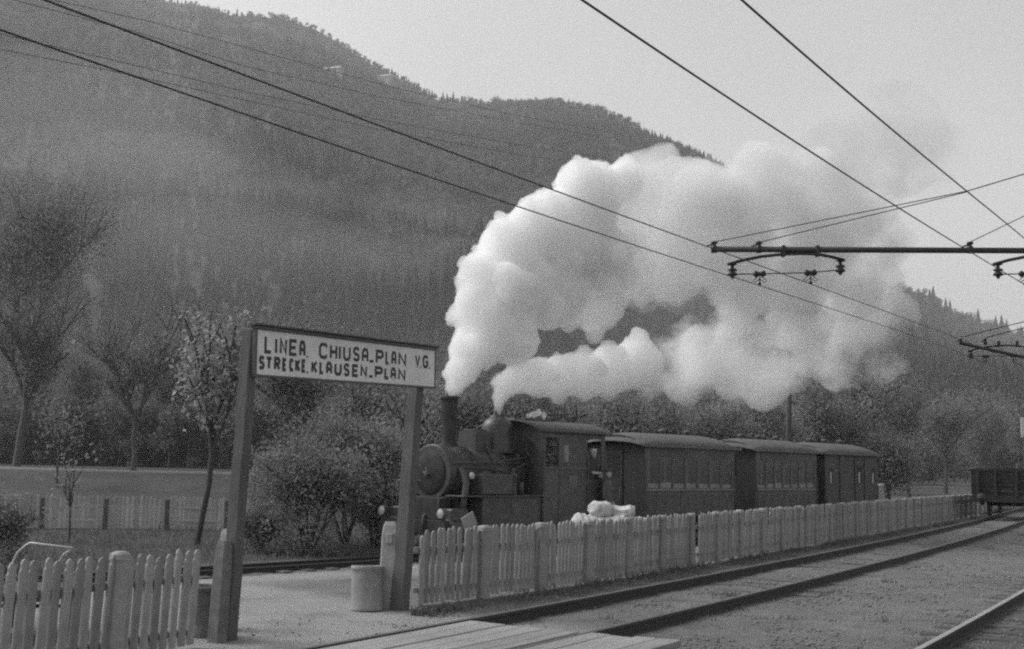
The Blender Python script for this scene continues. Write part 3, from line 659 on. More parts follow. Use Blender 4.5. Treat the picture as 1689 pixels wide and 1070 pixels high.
for ch, (a0_, a1_), (b0, b1) in rows_:
    lt = None
    for c, x0, x1 in ch:
        if lt is None: lt = MB()
        if (c, x0) in (('C', 634), ('V', 1394), ('K', 577)): lt.build('lettering', M['sign_black'], board); lt = MB()
        u0, u1 = img_u(x0), img_u(x1); um = (u0 + u1) / 2
        top = a0_ * (1 - um) + b0 * um + random.uniform(-.006, .006); bot = a1_ * (1 - um) + b1 * um + random.uniform(-.005, .005)
        if c == 'L' and x0 < 210: top -= .03
        X0 = -BL / 2 + u0 * BL; X1 = -BL / 2 + u1 * BL; Z1 = BH / 2 - top * BH; Z0 = BH / 2 - bot * BH; wd = .037
        if c == '.': stroke(lt, [(X0, Z0 + .008), (X0 + .024, Z0 + .008)], .022, -.0165); continue
        if c == '-': stroke(lt, [(X0 + .004, Z0 + .022), (X1 - .004, Z0 + .022)], .030, -.0165); continue
        mg = wd / 2
        for st in G[c]: stroke(lt, [(X0 + mg + (X1 - X0 - 2 * mg) * p[0] if c != 'I' else (X0 + X1) / 2, Z0 + mg + (Z1 - Z0 - 2 * mg) * p[1]) for p in st], wd, -.0165)
    lt.build('lettering', M['sign_black'], board)

# ------------------------------------------------------------------ gate posts, bins
def concrete_post(loc, rot, h, w_, matl, lab, boss=True):
    o = empty('gate_post', loc, rot); tag(o, lab, 'post')
    V = []; F = []; sh = [(-1, -.8), (-.8, -1), (.8, -1), (1, -.8), (1, .8), (.8, 1), (-.8, 1), (-1, .8)]
    prof = [(-.1, 1.0), (.3, .98), (h - .16, .92), (h - .05, .80), (h, .62)]
    for z, k in prof:
        for a, b_ in sh: V.append((a * k * w_ / 2, b_ * k * w_ / 2, z))
    for i in range(len(prof) - 1):
        for k in range(8): F.append((i * 8 + k, i * 8 + (k + 1) % 8, (i + 1) * 8 + (k + 1) % 8, (i + 1) * 8 + k))
    F.append(tuple(range(7, -1, -1))); F.append(tuple(len(V) - 8 + k for k in range(8)))
    MB().add(V, F).build('shaft', M[matl], o)
    if boss: MB().box((-w_ * .48, -w_ * .05, h * .80), (.05, .085, .13), bev=.012).build('hinge_block', M[matl], o)
    return o
p = at_z(640, 1004); concrete_post((p.x, p.y, 0), (R(0), R(3.5), srot + R(18)), 1.06, .22, 'post_concrete', 'pale leaning concrete gate post beside the right sign post')
p = at_z(358, 1058); concrete_post((p.x, p.y, 0), (0, R(2.5), srot), .98, .15, 'dark_concrete', 'dark stained gate post beside the left sign post', False)
p = at_z(367, 1036); concrete_post((p.x, p.y, 0), (0, R(1.0), srot), 1.04, .15, 'post_concrete', 'pale post with square head half hidden behind the left sign post', False)
def bin_(loc, r, h, matl, lab, tilt):
    o = empty('litter_bin', loc, (tilt[0], tilt[1], random.random())); tag(o, lab, 'bin')
    n_ = 28; mb = MB(); mb.lathe([(r * 1.04, 0), (r * 1.05, .03), (r * .98, .05), (r * .97, h * .45), (r * .985, h * .8), (r * .97, h * .9), (r * 1.03, h - .045), (r * 1.03, h - .005), (r * .99, h), (r * .86, h), (r * .84, h - .03), (r * .84, .06), (0.001, .06)], n_, cap=False)
    b_ = mb.build('drum', M[matl], o)
    MB().lathe([(r * .83, h * .42), (r * .5, h * .45), (.001, h * .43)], 14, cap=False).build('rubbish', M['sleeper'], o)
    return o
p = at_z(604, 1006); bin_((p.x, p.y, 0), .195, .53, 'cement', 'squat round cement bin beside the pale leaning gate post', (R(-2), R(2.5)))
p = at_z(338, 1050); bin_((p.x - .05, p.y + .1, 0), .17, .50, 'dark_concrete', 'dark round bin behind the end of the left fence', (R(1), R(1)))

# ------------------------------------------------------------------ locomotive (local x backwards along the train, -y towards the viewer, z from rail top)
def spoked_wheel(r, name, parent, loc, nsp=9, mt='loco_black'):
    w_ = MB().lathe([(r, -.05), (r + .025, -.05), (r + .025, -.035), (r, -.03), (r - .002, .05), (r - .06, .05), (r - .06, -.05)], 24, axis='Y')
    w_ = MB().lathe([(r - .06, -.05), (r + .025, -.05), (r + .025, -.035), (r, -.03), (r - .002, .05), (r - .06, .05), (r - .06, -.05)], 24, axis='Y', cap=False).build(name, M[mt], parent, loc)
    sp = MB()
    for k in range(nsp):
        a = 2 * math.pi * k / nsp; sp.tube([(.04 * math.cos(a), 0, .04 * math.sin(a)), ((r - .05) * math.cos(a), 0, (r - .05) * math.sin(a))], .022, 5)
    sp.lathe([(.075, -.07), (.075, .07)], 10, axis='Y').build('spokes', M[mt], w_)
    return w_
loco = empty('steam_locomotive', (TC.x, TC.y, RAILZ), (0, 0, TROT)); tag(loco, 'small black narrow gauge tank locomotive with tall chimney heading the train', 'locomotive')
BZc = 1.98
MB().ab((-1.0, -.62, .50), (5.05, .62, .78), .01).build('main_frame', M['loco_black'], loco)
bb = MB().ab((-1.18, -1.12, .50), (-1.02, 1.12, .86), .015).build('buffer_beam', M['soot'], loco)
MB().lathe([(.05, -.30), (.05, -.12), (.14, -.12), (.16, -.06), (.14, 0), (.001, 0)], 14, (-1.18 - .12, 0, .60), 'X').build('coupler', M['iron'], loco)
ap = MB(); ap.prism([(-1.0, .87), (-.97, 1.36), (-.60, 1.40), (-.60, .87)], -.70, .70, 'XZ'); ap.build('front_apron', M['soot'], loco)
sb = MB().lathe([(.66, -.60), (.685, -.58), (.685, .36), (.66, .38)], 40, (0, 0, BZc), 'X').build('smokebox', M['boiler'], loco)
dr = MB().lathe([(.001, -.70), (.18, -.695), (.36, -.675), (.50, -.64), (.53, -.615), (.53, -.598)], 32, (0, 0, BZc - .02), 'X', cap=False).build('smokebox_door', M['soot'], loco)
hd = MB(); hd.lathe([(.05, -.78), (.05, -.69)], 10, (0, 0, BZc - .02), 'X'); hd.tube([(-.77, -.02, BZc + .12), (-.77, .0, BZc - .16)], .016, 6); hd.tube([(-.755, -.13, BZc - .04), (-.755, .10, BZc)], .016, 6)
hd.build('door_handle', M['coach_trim'], dr)
hg = MB(); hg.box((-.665, .28, BZc + .16), (.03, .5, .055)); hg.box((-.665, .28, BZc - .2), (.03, .5, .055)); hg.build('door_hinge', M['loco_black'], dr)
rv = MB()
for k in range(24):
    a = 2 * math.pi * k / 24; rv.lathe([(.014, -.612), (.010, -.622), (.001, -.626)], 6, (0, .60 * math.cos(a), BZc + .60 * math.sin(a)), 'X', cap=False)
rv.build('rivets', M['boiler'], sb)
bo = MB().lathe([(.62, .37), (.62, 2.45)], 40, (0, 0, BZc), 'X').build('boiler', M['boiler'], loco)
for x in (.42, .98, 1.55, 2.15): MB().lathe([(.622, x), (.632, x + .004), (.632, x + .046), (.622, x + .05)], 40, (0, 0, BZc), 'X', cap=False).build('boiler_band', M['loco_black'], bo)
MB().lathe([(.27, 2.60), (.22, 2.68), (.175, 2.76), (.168, 2.9), (.182, 3.3), (.208, 3.70), (.215, 3.80), (.23, 3.81), (.228, 3.86), (.205, 3.875), (.165, 3.875), (.155, 3.75), (.15, 3.5)], 28, (0, 0, 0), cap=False).build('chimney', M['soot'], loco)
sx = MB(); sx.prism([(-.30, 2.50), (.30, 2.50), (.30, 2.98), (.27, 3.04), (-.27, 3.04), (-.30, 2.98)], .66, 1.20, 'YZ'); sx = sx.build('sand_box', M['loco_grey'], loco)
MB().ab((.72, -.22, 3.041), (1.14, .22, 3.075), .01).build('lid', M['loco_grey'], sx)
sp_ = MB(); sp_.tube([(1.0, -.30, 2.7), (1.0, -.5, 2.45), (1.02, -.68, 2.1), (1.0, -.74, 1.5)], .025, 6); sp_.build('sand_pipe', M['loco_black'], sx)
dm = MB().lathe([(.48, 2.50), (.43, 2.60), (.42, 2.68), (.42, 3.12), (.395, 3.24), (.31, 3.36), (.18, 3.43), (.001, 3.45)], 28, (1.8, 0, 0), cap=False).build('steam_dome', M['boiler'], loco)
MB().lathe([(.20, 3.41), (.20, 3.47), (.001, 3.475)], 16, (1.8, 0, 0), cap=False).build('valve_plate', M['loco_black'], dm)
for sx_ in (-.11, .11): MB().lathe([(.07, 3.47), (.07, 3.50), (.045, 3.52), (.05, 3.58), (.03, 3.63), (.035, 3.66), (.015, 3.72), (.001, 3.72)], 10, (1.8 + sx_, -.02, 0), cap=False).build('safety_valve', M['loco_black'], dm)
# running boards, tanks
for s_ in (-1, 1):
    MB().ab((-.62, s_ * .55, 1.405), (2.36, s_ * 1.16, 1.445), .006).build('running_board', M['loco_black'], loco)
    tk = MB().ab((.12, s_ * .66, 1.447), (1.22, s_ * 1.10, 1.96), .03).build('side_tank', M['loco_black'], loco)
    MB().lathe([(.10, 1.958), (.10, 2.0), (.085, 2.02), (.001, 2.02)], 14, (.45, s_ * .88, 0), cap=False).build('filler_cap', M['loco_grey'], tk)
    lw = MB().ab((.14, s_ * .64, .52), (2.30, s_ * 1.08, 1.40), .02).build('lower_tank', M['loco_black'], loco)
    st = MB()
    for x in (.16, 1.22, 2.27): st.box((x, s_ * 1.085, .96), (.05, .014, .86))
    st.box((1.22, s_ * 1.085, 1.37), (2.12, .014, .05)); st.build('tank_strip', M['coach_dark'], lw)
    pp = MB().lathe([(.10, 1.45), (.10, 1.50), (.085, 1.52), (.085, 1.9), (.10, 1.92), (.10, 1.98), (.04, 2.0), (.04, 2.12), (.001, 2.13)], 14, (1.52, s_ * .84, 0), cap=False)
    pp.lathe([(.075, 1.45), (.075, 1.75), (.03, 1.77)], 12, (1.80, s_ * .86, 0)); pp.tube([(1.52, s_ * .84, 2.05), (1.9, s_ * .80, 2.2), (2.3, s_ * .74, 2.25)], .022, 6); pp.build('air_pump', M['loco_grey'], loco)
    cyl = MB(); cyl.lathe([(.20, -.98), (.27, -.96), (.27, -.28), (.20, -.26)], 22, (0, s_ * .92, .62), 'X'); cyl.box((-.62, s_ * .86, .98), (.6, .44, .30), bev=.04)
    cyl = cyl.build('cylinder', M['loco_black'], loco)
    MB().lathe([(.19, -1.02), (.2, -.985), (.10, -.985)], 18, (0, s_ * .92, .62), 'X').build('cylinder_cover', M['loco_grey'], cyl)
    pi = MB(); pi.tube([(-.28, s_ * .62, 2.1), (-.28, s_ * .80, 1.98), (-.32, s_ * .95, 1.75), (-.40, s_ * .98, 1.4), (-.45, s_ * .95, 1.05)], [.085, .09, .09, .08, .08], 12); pi.build('steam_pipe', M['loco_black'], loco)
    MB().lathe([(.05, 0), (.07, .02), (.07, .12), (.04, .15), (.001, .16)], 12, (-.18, s_ * 1.0, 1.84), cap=False).build('pipe_glint', M['steel_pale'], loco)  # highlight spot beside the steam pipe, modelled as a small pale cap
    hr = MB().tube([(-.52, s_ * .72, 2.22), (.4, s_ * .73, 2.24), (1.4, s_ * .71, 2.24), (2.35, s_ * .70, 2.25)], .018, 6)
    for x in (-.3, .7, 1.7): hr.tube([(x, s_ * .58, 2.22), (x, s_ * .73, 2.24)], .02, 6)
    hr.build('handrail', M['loco_grey'], loco)
    for x in (.0, 1.0, 2.0, 3.0): spoked_wheel(.40, 'wheel', loco, (x + .1, s_ * .47, .40))
    MB().box((1.6, s_ * .60, .34), (3.1, .03, .07), bev=.01).build('coupling_rod', M['steel_pale'], loco)
    lm = MB().lathe([(.001, .0), (.10, .0), (.125, -.03), (.13, -.14), (.115, -.16)], 18, (-1.10, s_ * 1.02, 1.02), 'X', cap=False); lm.box((-1.12, s_ * 1.02, .875), (.06, .08, .05))
    lm = lm.build('headlamp', M['loco_grey'], loco)
    MB().lathe([(.114, -.155), (.08, -.17), (.001, -.176)], 18, (-1.10, s_ * 1.02, 1.02), 'X', cap=False).build('lens', M['steel_pale'], lm)
    stp = MB(); stp.box((-.9, s_ * 1.02, .30), (.32, .22, .03)); stp.tube([(-.9, s_ * 1.1, .30), (-.92, s_ * 1.1, .52)], .018, 6); stp.build('front_step', M['loco_black'], loco)
for s_ in (-1, 1):
    rv = MB()
    for x in np.arange(.2, 2.28, .11):
        for z in (.56, 1.355): rv.lathe([(.011, 0), (.008, s_ * .008), (.001, s_ * .010)], 5, (x, s_ * 1.083, z), 'Y', cap=False)
    for x in np.arange(.18, 1.2, .1):
        for z in (1.49, 1.92): rv.lathe([(.011, 0), (.008, s_ * .008), (.001, s_ * .010)], 5, (x, s_ * 1.1, z), 'Y', cap=False)
    rv.build('tank_rivets', M['loco_grey'], loco)
    ip = MB().tube([(2.34, s_ * .66, 2.42), (1.9, s_ * .69, 2.36), (1.3, s_ * .70, 2.30), (.9, s_ * .70, 2.18)], .022, 6); ip.tube([(2.34, s_ * .74, 2.10), (1.7, s_ * .76, 2.04), (1.35, s_ * .74, 2.02), (.7, s_ * .69, 2.08), (-.2, s_ * .70, 2.1)], .016, 6); ip.tube([(.9, s_ * .70, 2.18), (.84, s_ * .66, 2.05)], [.05, .035], 8)
    ip.build('feed_pipe', M['loco_grey'], loco)
    br = MB().box((-.35, s_ * .55, 1.1), (.05, .3, .6)); br.box((1.9, s_ * .62, 2.0), (.04, .12, 1.0)); br.build('bracket', M['loco_black'], loco)
    wp_ = MB().tube([(-1.10, s_ * .42, .88), (-1.16, s_ * .42, 1.0), (-1.22, s_ * .42, .92), (-1.24, s_ * .42, .55)], .03, 8); wp_.build('brake_hose', M['loco_black'], loco)
    MB().tube([(-1.08, s_ * .80, .87), (-1.10, s_ * .80, 1.5)], .014, 6).build('front_handrail', M['loco_grey'], loco)
# cab
CX0, CX1 = 2.36, 4.98
cf = MB()
arch = [(-1.12 + 2.24 * k / 16, 3.05 + .27 * math.sin(math.pi * k / 16)) for k in range(17)]
cf.prism([(-1.12, .80), (1.12, .80)] + arch[::-1], CX0, CX0 + .035, 'YZ'); cf = cf.build('cab_front', M['loco_black'], loco)
for s_ in (-1, 1):
    MB().lathe([(.20, CX0 - .03), (.20, CX0 - .002), (.16, CX0 - .002), (.16, CX0 - .03)], 20, (0, s_ * .72, 2.62), 'X', cap=False).build('round_window', M['coach_trim'], cf)
    MB().lathe([(.16, CX0 - .006), (.001, CX0 - .007)], 20, (0, s_ * .72, 2.62), 'X', cap=False).build('window_glass', M['glass'], cf)
    cs = MB()
    cs.ab((CX0 + .04, s_ * 1.085, .62), (4.18, s_ * 1.115, 2.14)); cs.ab((CX0 + .04, s_ * 1.085, 2.142), (2.44, s_ * 1.115, 3.04)); cs.ab((3.02, s_ * 1.085, 2.142), (4.18, s_ * 1.115, 3.04)) if False else None
    cs.ab((2.44, s_ * 1.085, 2.93), (4.96, s_ * 1.115, 3.05)); cs.ab((2.98, s_ * 1.085, 2.142), (3.20, s_ * 1.115, 2.929)); cs.ab((3.42, s_ * 1.085, 2.142), (4.18, s_ * 1.115, 2.929)); cs.ab((4.80, s_ * 1.085, .62), (4.97, s_ * 1.115, 2.929)); cs.ab((3.2, s_ * 1.085, 2.142), (3.42, s_ * 1.115, 2.3)); cs.ab((3.2, s_ * 1.085, 2.75), (3.42, s_ * 1.115, 2.929))
    cs = cs.build('cab_side', M['coach_dark'], loco)
    MB().ab((3.21, s_ * 1.095, 2.3), (3.41, s_ * 1.105, 2.75)).build('cab_window', M['blind'], cs)
    MB().ab((2.40, s_ * 1.116, 2.12), (4.18, s_ * 1.135, 2.16)).build('belt_rail', M['coach_trim'], cs)
    MB().ab((3.40, s_ * 1.116, 1.62), (3.76, s_ * 1.13, 1.95), .004).build('number_plate', M['coach_trim'], cs)
    pn = MB()
    for x in (2.40, 3.02, 4.12): pn.box((x, s_ * 1.119, 1.38), (.05, .01, 1.46))
    pn.box((3.27, s_ * 1.119, .66), (1.8, .01, .05)); pn.build('panel_strip', M['loco_grey'], cs)
    gr = MB().tube([(4.20, s_ * 1.15, 1.2), (4.20, s_ * 1.15, 2.5)], .016, 6); gr.tube([(4.80, s_ * 1.15, 1.2), (4.80, s_ * 1.15, 2.5)], .016, 6); gr.build('grab_rail', M['coach_trim'], cs)
    cst = MB(); cst.box((4.68, s_ * 1.2, .34), (.8, .36, .03)); cst.box((4.49, s_ * 1.05, .66), (.5, .2, .03)); cst.box((4.30, s_ * 1.1, .55), (.02, .14, .42)); cst.box((5.05, s_ * 1.1, .55), (.02, .14, .42)); cst.build('cab_step', M['loco_black'], loco)
MB().ab((CX0 + .04, -1.08, .82), (4.95, 1.08, .90)).build('cab_floor', M['loco_black'], loco)
MB().ab((4.94, -1.08, .92), (4.98, 1.08, 2.2)).build('cab_back', M['loco_black'], loco)
MB().lathe([(.55, 2.40), (.55, 2.75), (.5, 2.78)], 24, (0, 0, 1.75), 'X').build('backhead', M['loco_black'], loco)
V = []; F = []
def arched_roof(x0, x1, hw, z0, rise, th=.05, nseg=14, endlip=0.0, hip=0.0, xs=8):
    mb = MB(); V = []; F = []; k = nseg + 1
    for lay in (0, 1):
        for i in range(xs + 1):
            t = i / xs; x = x0 + (x1 - x0) * t; e = min(t, 1 - t) * (x1 - x0); dz = -hip * max(0, 1 - e / .9) ** 2 if hip else 0
            for j in range(k):
                a = j / nseg; yv = -hw + 2 * hw * a; zz = z0 + (rise + dz * .9) * (1 - (2 * a - 1) ** 2) ** .8 + dz * .25
                V.append((x, yv, zz + (th if lay == 0 else 0)))
    n1 = (xs + 1) * k
    for i in range(xs):
        for j in range(nseg):
            a = i * k + j; F.append((a, a + 1, a + k + 1, a + k)); F.append((n1 + a, n1 + a + k, n1 + a + k + 1, n1 + a + 1))
    for i in range(xs):
        F.append((i * k, (i + 1) * k, n1 + (i + 1) * k, n1 + i * k)); F.append((i * k + nseg, n1 + i * k + nseg, n1 + (i + 1) * k + nseg, (i + 1) * k + nseg))
    for j in range(nseg):
        F.append((j, n1 + j, n1 + j + 1, j + 1)); a = xs * k + j; F.append((a, a + 1, n1 + a + 1, n1 + a))
    mb.add(V, F, True); return mb
rf = arched_roof(2.15, 5.18, 1.20, 3.05, .29).build('cab_roof', M['loco_grey'], loco)
MB().ab((2.5, -.35, 3.37), (3.5, .35, 3.43), .02).build('roof_hatch', M['loco_black'], rf)
MB().lathe([(.03, 3.30), (.03, 3.44), (.055, 3.46), (.055, 3.58), (.02, 3.60), (.02, 3.66), (.001, 3.67)], 10, (2.45, -.05, 0), cap=False).build('whistle', M['loco_black'], rf)

# ------------------------------------------------------------------ coaches
def coach(name, u0, u1, lab, nwin, zsc=1.0, van=False, seed=0):
    rr = random.Random(seed); p = TC + TD * u0; L = u1 - u0
    c = empty(name, (p.x, p.y, RAILZ), (0, 0, TROT)); tag(c, lab, 'coach' if not van else 'van', 'coaches of the train')
    sill, wtop, eave = 1.57, 2.50, 2.84; HWd = 1.08
    MB().ab((.25, -.55, .55), (L - .25, .55, .80), .01).build('underframe', M['iron'], c)
    for x in (L * .22, L * .78):
        for s_ in (-1, 1): spoked_wheel(.33, 'wheel', c, (x, s_ * .42, .33), 8, 'iron')
        MB().tube([(x, -.6, .33), (x, .6, .33)], .05, 8).build('axle', M['iron'], c)
    MB().ab((.02, -HWd + .04, .82), (L - .02, HWd - .04, .88)).build('floor', M['interior'], c)
    rf = arched_roof(-.22, L + .22, HWd + .13, eave, .34, .045, 14, hip=.22, xs=16).build('roof', M['roof'], c)
    MB().ab((-.20, -HWd - .145, eave - .05), (L + .20, -HWd - .131, eave + .03)).build('roof_gutter', M['coach_trim'], rf)
    for k in range(3): MB().lathe([(.07, 0), (.07, .08), (.12, .10), (.12, .15), (.03, .19), (.001, .19)], 12, (L * (.22 + .28 * k), 0, eave + .36), cap=False).build('roof_vent', M['roof'], rf)
    for x in (.02, .98):
        sm_ = MB(); sm_.box((L * x, 0, eave + .02), (.03, 2 * HWd + .2, .03)); sm_.build('roof_batten', M['roof'], rf) if False else None
    sbd = MB(); sbd.box((L / 2, -HWd - .10, .42), (L * .9, .22, .035)); 
    for x in (.15, .5, .85): sbd.box((L * x, -HWd - .04, .6), (.03, .04, .36))
    sbd.build('step_board', M['iron'], c); hg_ = MB()
    for x in (.06, L - .06): hg_.tube([(x, -HWd - .05, .95), (x, -HWd - .06, 1.5), (x, -HWd - .06, 2.0)], .014, 6)
    hg_.build('grab_rail', M['coach_trim'], c)
    # ends with a door
    for x, sg in ((0, -1), (L - .03, 1)):
        e = MB(); top = [(-HWd + 2 * HWd * k / 12, eave + .30 * (1 - (2 * k / 12 - 1) ** 2) ** .8) for k in range(13)]
        e.prism([(-HWd, .75), (HWd, .75)] + top[::-1], x, x + .03, 'YZ'); e = e.build('end_wall', M['coach_end'], c)
        xo = x - .012 if sg < 0 else x + .042
        MB().box((xo, 0, 1.78), (.024, .66, 1.86), bev=.006).build('end_door', M['coach_end'], e)
        MB().box((xo + sg * .012, 0, 2.25), (.012, .44, .62)).build('door_pane', M['glass'], e)
        bfm = MB(); bfm.box((x + sg * .12, 0, .66), (.22, 1.7, .18)); bfm.build('end_beam', M['iron'], c)
        rl_ = MB(); rl_.tube([(x + sg * .3, -.95, .78), (x + sg * .3, -.95, 1.62), (x + sg * .3, -.45, 1.62), (x + sg * .3, -.45, .78)], .018, 6); rl_.tube([(x + sg * .3, .95, .78), (x + sg * .3, .95, 1.62), (x + sg * .3, .45, 1.62)], .018, 6)
        rl_.build('platform_rail', M['iron'], c)
    for s_ in (-1, 1):
        yo, yi = s_ * HWd, s_ * (HWd - .035)
        if van:
            sd_ = MB(); sd_.ab((.03, yi, .80), (L - .03, yo, eave - .02)); sd_ = sd_.build('side_wall', M['van'], c)
            yp = s_ * (HWd + .012)
            for x0, x1, nm, z0, z1, mt in ((.30, .66, 'window', 1.75, 2.45, 'glass'), (L * .56, L * .56 + .62, 'side_door', .86, 2.62, 'coach_trim'), (L - .55, L - .2, 'window', 1.75, 2.45, 'glass')):
                w_ = MB().ab((x0, yo + s_ * .001, z0), (x1, yp, z1), .004).build(nm, M['coach_trim' if nm == 'window' else 'van'], sd_)
                if nm == 'window':
                    MB().ab((x0 + .05, yp, z0 + .05), (x1 - .05, yp + s_ * .006, z1 - .05)).build('pane', M['glass'], w_); MB().ab((x0 + .06, yp + s_ * .007, z0 + .05), (x0 + .16, yp + s_ * .012, z0 + .42)).build('curtain', M['sack'], w_)
                else:
                    MB().ab((x0 + .12, yp, 1.80), (x1 - .12, yp + s_ * .006, 2.45)).build('pane', M['glass'], w_); MB().ab((x0 + .22, yp + s_ * .007, 1.80), (x0 + .34, yp + s_ * .012, 2.2)).build('curtain', M['sack'], w_)
            for x in (L * .56 - .08, L * .56 + .70, L * .26): MB().ab((x, yo + s_ * .001, .82), (x + .06, yp + s_ * .01, eave - .03)).build('stile', M['coach_end'], sd_)
            continue
        sd_ = MB().ab((.03, yi, .80), (L - .03, yo, sill - .03)).build('lower_side', M['coach_dark'], c)
        MB().ab((.03, yo + s_ * .001, sill - .028), (L - .03, yo + s_ * .03, sill + .012), .004).build('window_sill', M['blind'], sd_)
        for k in range(int(L / .42)): MB().ab((.2 + k * .42, yo + s_ * .001, .84), (.225 + k * .42, yo + s_ * .010, sill - .165)).build('cover_strip', M['coach_trim'], sd_)
        MB().ab((.03, yo + s_ * .001, sill - .16), (L - .03, yo + s_ * .012, sill - .13)).build('moulding', M['coach_trim'], sd_)
        up = MB().ab((.03, yi, wtop), (L - .03, yo, eave - .01)).build('letterboard', M['coach_trim'], c)
        MB().ab((.35, yo + s_ * .001, wtop + .03), (L - .35, yo + s_ * .014, eave - .06), .003).build('name_strip', M['coach_dark'], up)
        W0, W1 = .14, L - .14; pw = (W1 - W0) / nwin
        MB().ab((.03, yi, sill - .029), (W0 - .03, yo, wtop - .001)).build('corner_panel', M['coach_dark'], c); MB().ab((W1 + .03, yi, sill - .029), (L - .03, yo, wtop - .001)).build('corner_panel', M['coach_dark'], c)
        for k in range(nwin + 1): MB().ab((W0 + k * pw - .029, yi, sill - .029), (W0 + k * pw + .029, yo + s_ * .004, wtop - .001)).build('pillar', M['coach_trim'], c)
        for k in range(nwin):
            x0 = W0 + k * pw + .03; x1 = W0 + (k + 1) * pw - .03
            fr_ = MB(); ym = s_ * (HWd - .02); t_ = .022
            fr_.ab((x0, ym - .008, sill + .013), (x0 + t_, ym + .008, wtop - .002)); fr_.ab((x1 - t_, ym - .008, sill + .013), (x1, ym + .008, wtop - .002)); fr_.ab((x0 + t_, ym - .008, sill + .013), (x1 - t_, ym + .008, sill + .05)); fr_.ab((x0 + t_, ym - .008, wtop - .04), (x1 - t_, ym + .008, wtop - .002))
            f_ = fr_.build('window', M['coach_trim'], c)
            MB().ab((x0 + t_, ym - .002, sill + .05), (x1 - t_, ym + .002, wtop - .04)).build('pane', M['glass'], f_)
            if s_ < 0:
                hgt = rr.choice((.10, .13, .16, .12)); MB().ab((x0 + t_ + .02, ym - .006, sill + .052), (x1 - t_ - .03, ym - .0025, sill + .05 + hgt)).build('curtain', M['blind'], f_)
                if rr.random() < .6: xs_ = x0 + t_ + rr.choice((.01, .16)); MB().ab((xs_, ym - .006, sill + .18), (xs_ + .10, ym - .003, wtop - .05)).build('curtain', M['coach_trim'], f_)
    return c
coach('passenger_coach', 6.86, 11.75, 'dark passenger coach with a row of windows, directly behind the locomotive', 7, seed=1)
coach('passenger_coach', 13.0, 17.15, 'dark passenger coach with a row of windows, in the middle of the train', 7, seed=2)
coach('luggage_van', 17.75, 21.95, 'last vehicle of the train, dark luggage van with a side door', 0, van=True, seed=3)

# ------------------------------------------------------------------ goods wagon on the near track
tpw = track_path(0, 2, 150, .25)
pw0 = at_z(1676, 854, .15); kk = min(range(len(tpw)), key=lambda i: (tpw[i][0] - Vector((pw0.x, pw0.y, 0))).length); wc, wa = tpw[kk]
wg = empty('goods_wagon', (wc.x, wc.y, .155), (0, 0, wa)); tag(wg, 'dark open goods wagon of weathered planks standing on the near track at the right edge', 'wagon')
WL, WW = 6.2, 2.6
MB().ab((0, -.95, .58), (WL, .95, .785), .01).build('underframe', M['iron'], wg); MB().ab((-.06, -1.25, .56), (.0, 1.25, .84), .01).build('headstock', M['iron'], wg)
for s_ in (-1, 1):
    bf = MB().lathe([(.10, -.10), (.10, .0)], 12, (-.06, s_ * .875, .72), 'X'); bf.lathe([(.06, -.36), (.06, -.1)], 10, (-.06, s_ * .875, .72), 'X'); bf.lathe([(.001, -.42), (.19, -.40), (.19, -.37), (.05, -.36)], 16, (-.06, s_ * .875, .72), 'X', cap=False); bf.build('buffer', M['iron'], wg)
    for x in (1.0, WL - 1.0): spoked_wheel(.48, 'wheel', wg, (x, s_ * .75, .48), 8, 'iron'); MB().box((x, s_ * 1.02, .62), (.3, .16, .42), bev=.03).build('axle_box', M['iron'], wg)
    for j in range(6):
        z0 = .86 + j * .15; MB().ab((.06, s_ * (WW / 2 - .05), z0), (WL, s_ * WW / 2, z0 + .138), .006).build('side_plank', M['wagon'], wg, (0, 0, random.uniform(-.004, .004)))
    for x in (.9, 2.3, 3.8, 5.3): MB().ab((x, s_ * (WW / 2 + .001), .78), (x + .1, s_ * (WW / 2 + .07), 1.80), .008).build('stake', M['iron'], wg)
for x in (1.0, WL - 1.0): MB().tube([(x, -.8, .48), (x, .8, .48)], .07, 8).build('axle', M['iron'], wg)
for j in range(6):
    z0 = .86 + j * .15; MB().ab((0, -WW / 2, z0), (.055, WW / 2, z0 + .138), .006).build('end_plank', M['wagon'], wg, (random.uniform(-.012, .012), 0, random.uniform(-.004, .004)))
for y in (-1.05, -.35, .4, 1.05): MB().ab((-.10, y - .05, .78), (-.002, y + .05, 1.78), .008).build('stake', M['iron'], wg)
MB().ab((-.04, -WW / 2 - .06, 1.76), (.09, WW / 2 + .06, 1.84), .008).build('top_rail', M['wagon'], wg)
MB().ab((.06, -WW / 2 + .05, .79), (WL, WW / 2 - .05, .85)).build('floor', M['wagon'], wg)
for j in range(11):
    x0 = .25 + j * .08; MB().ab((.3, -1.15 + j * .21, 1.0), (WL - .2, -1.15 + j * .21 + .19, 1.86 + random.uniform(-.05, .05)), .01).build('timber_load', M['wagon'], wg)

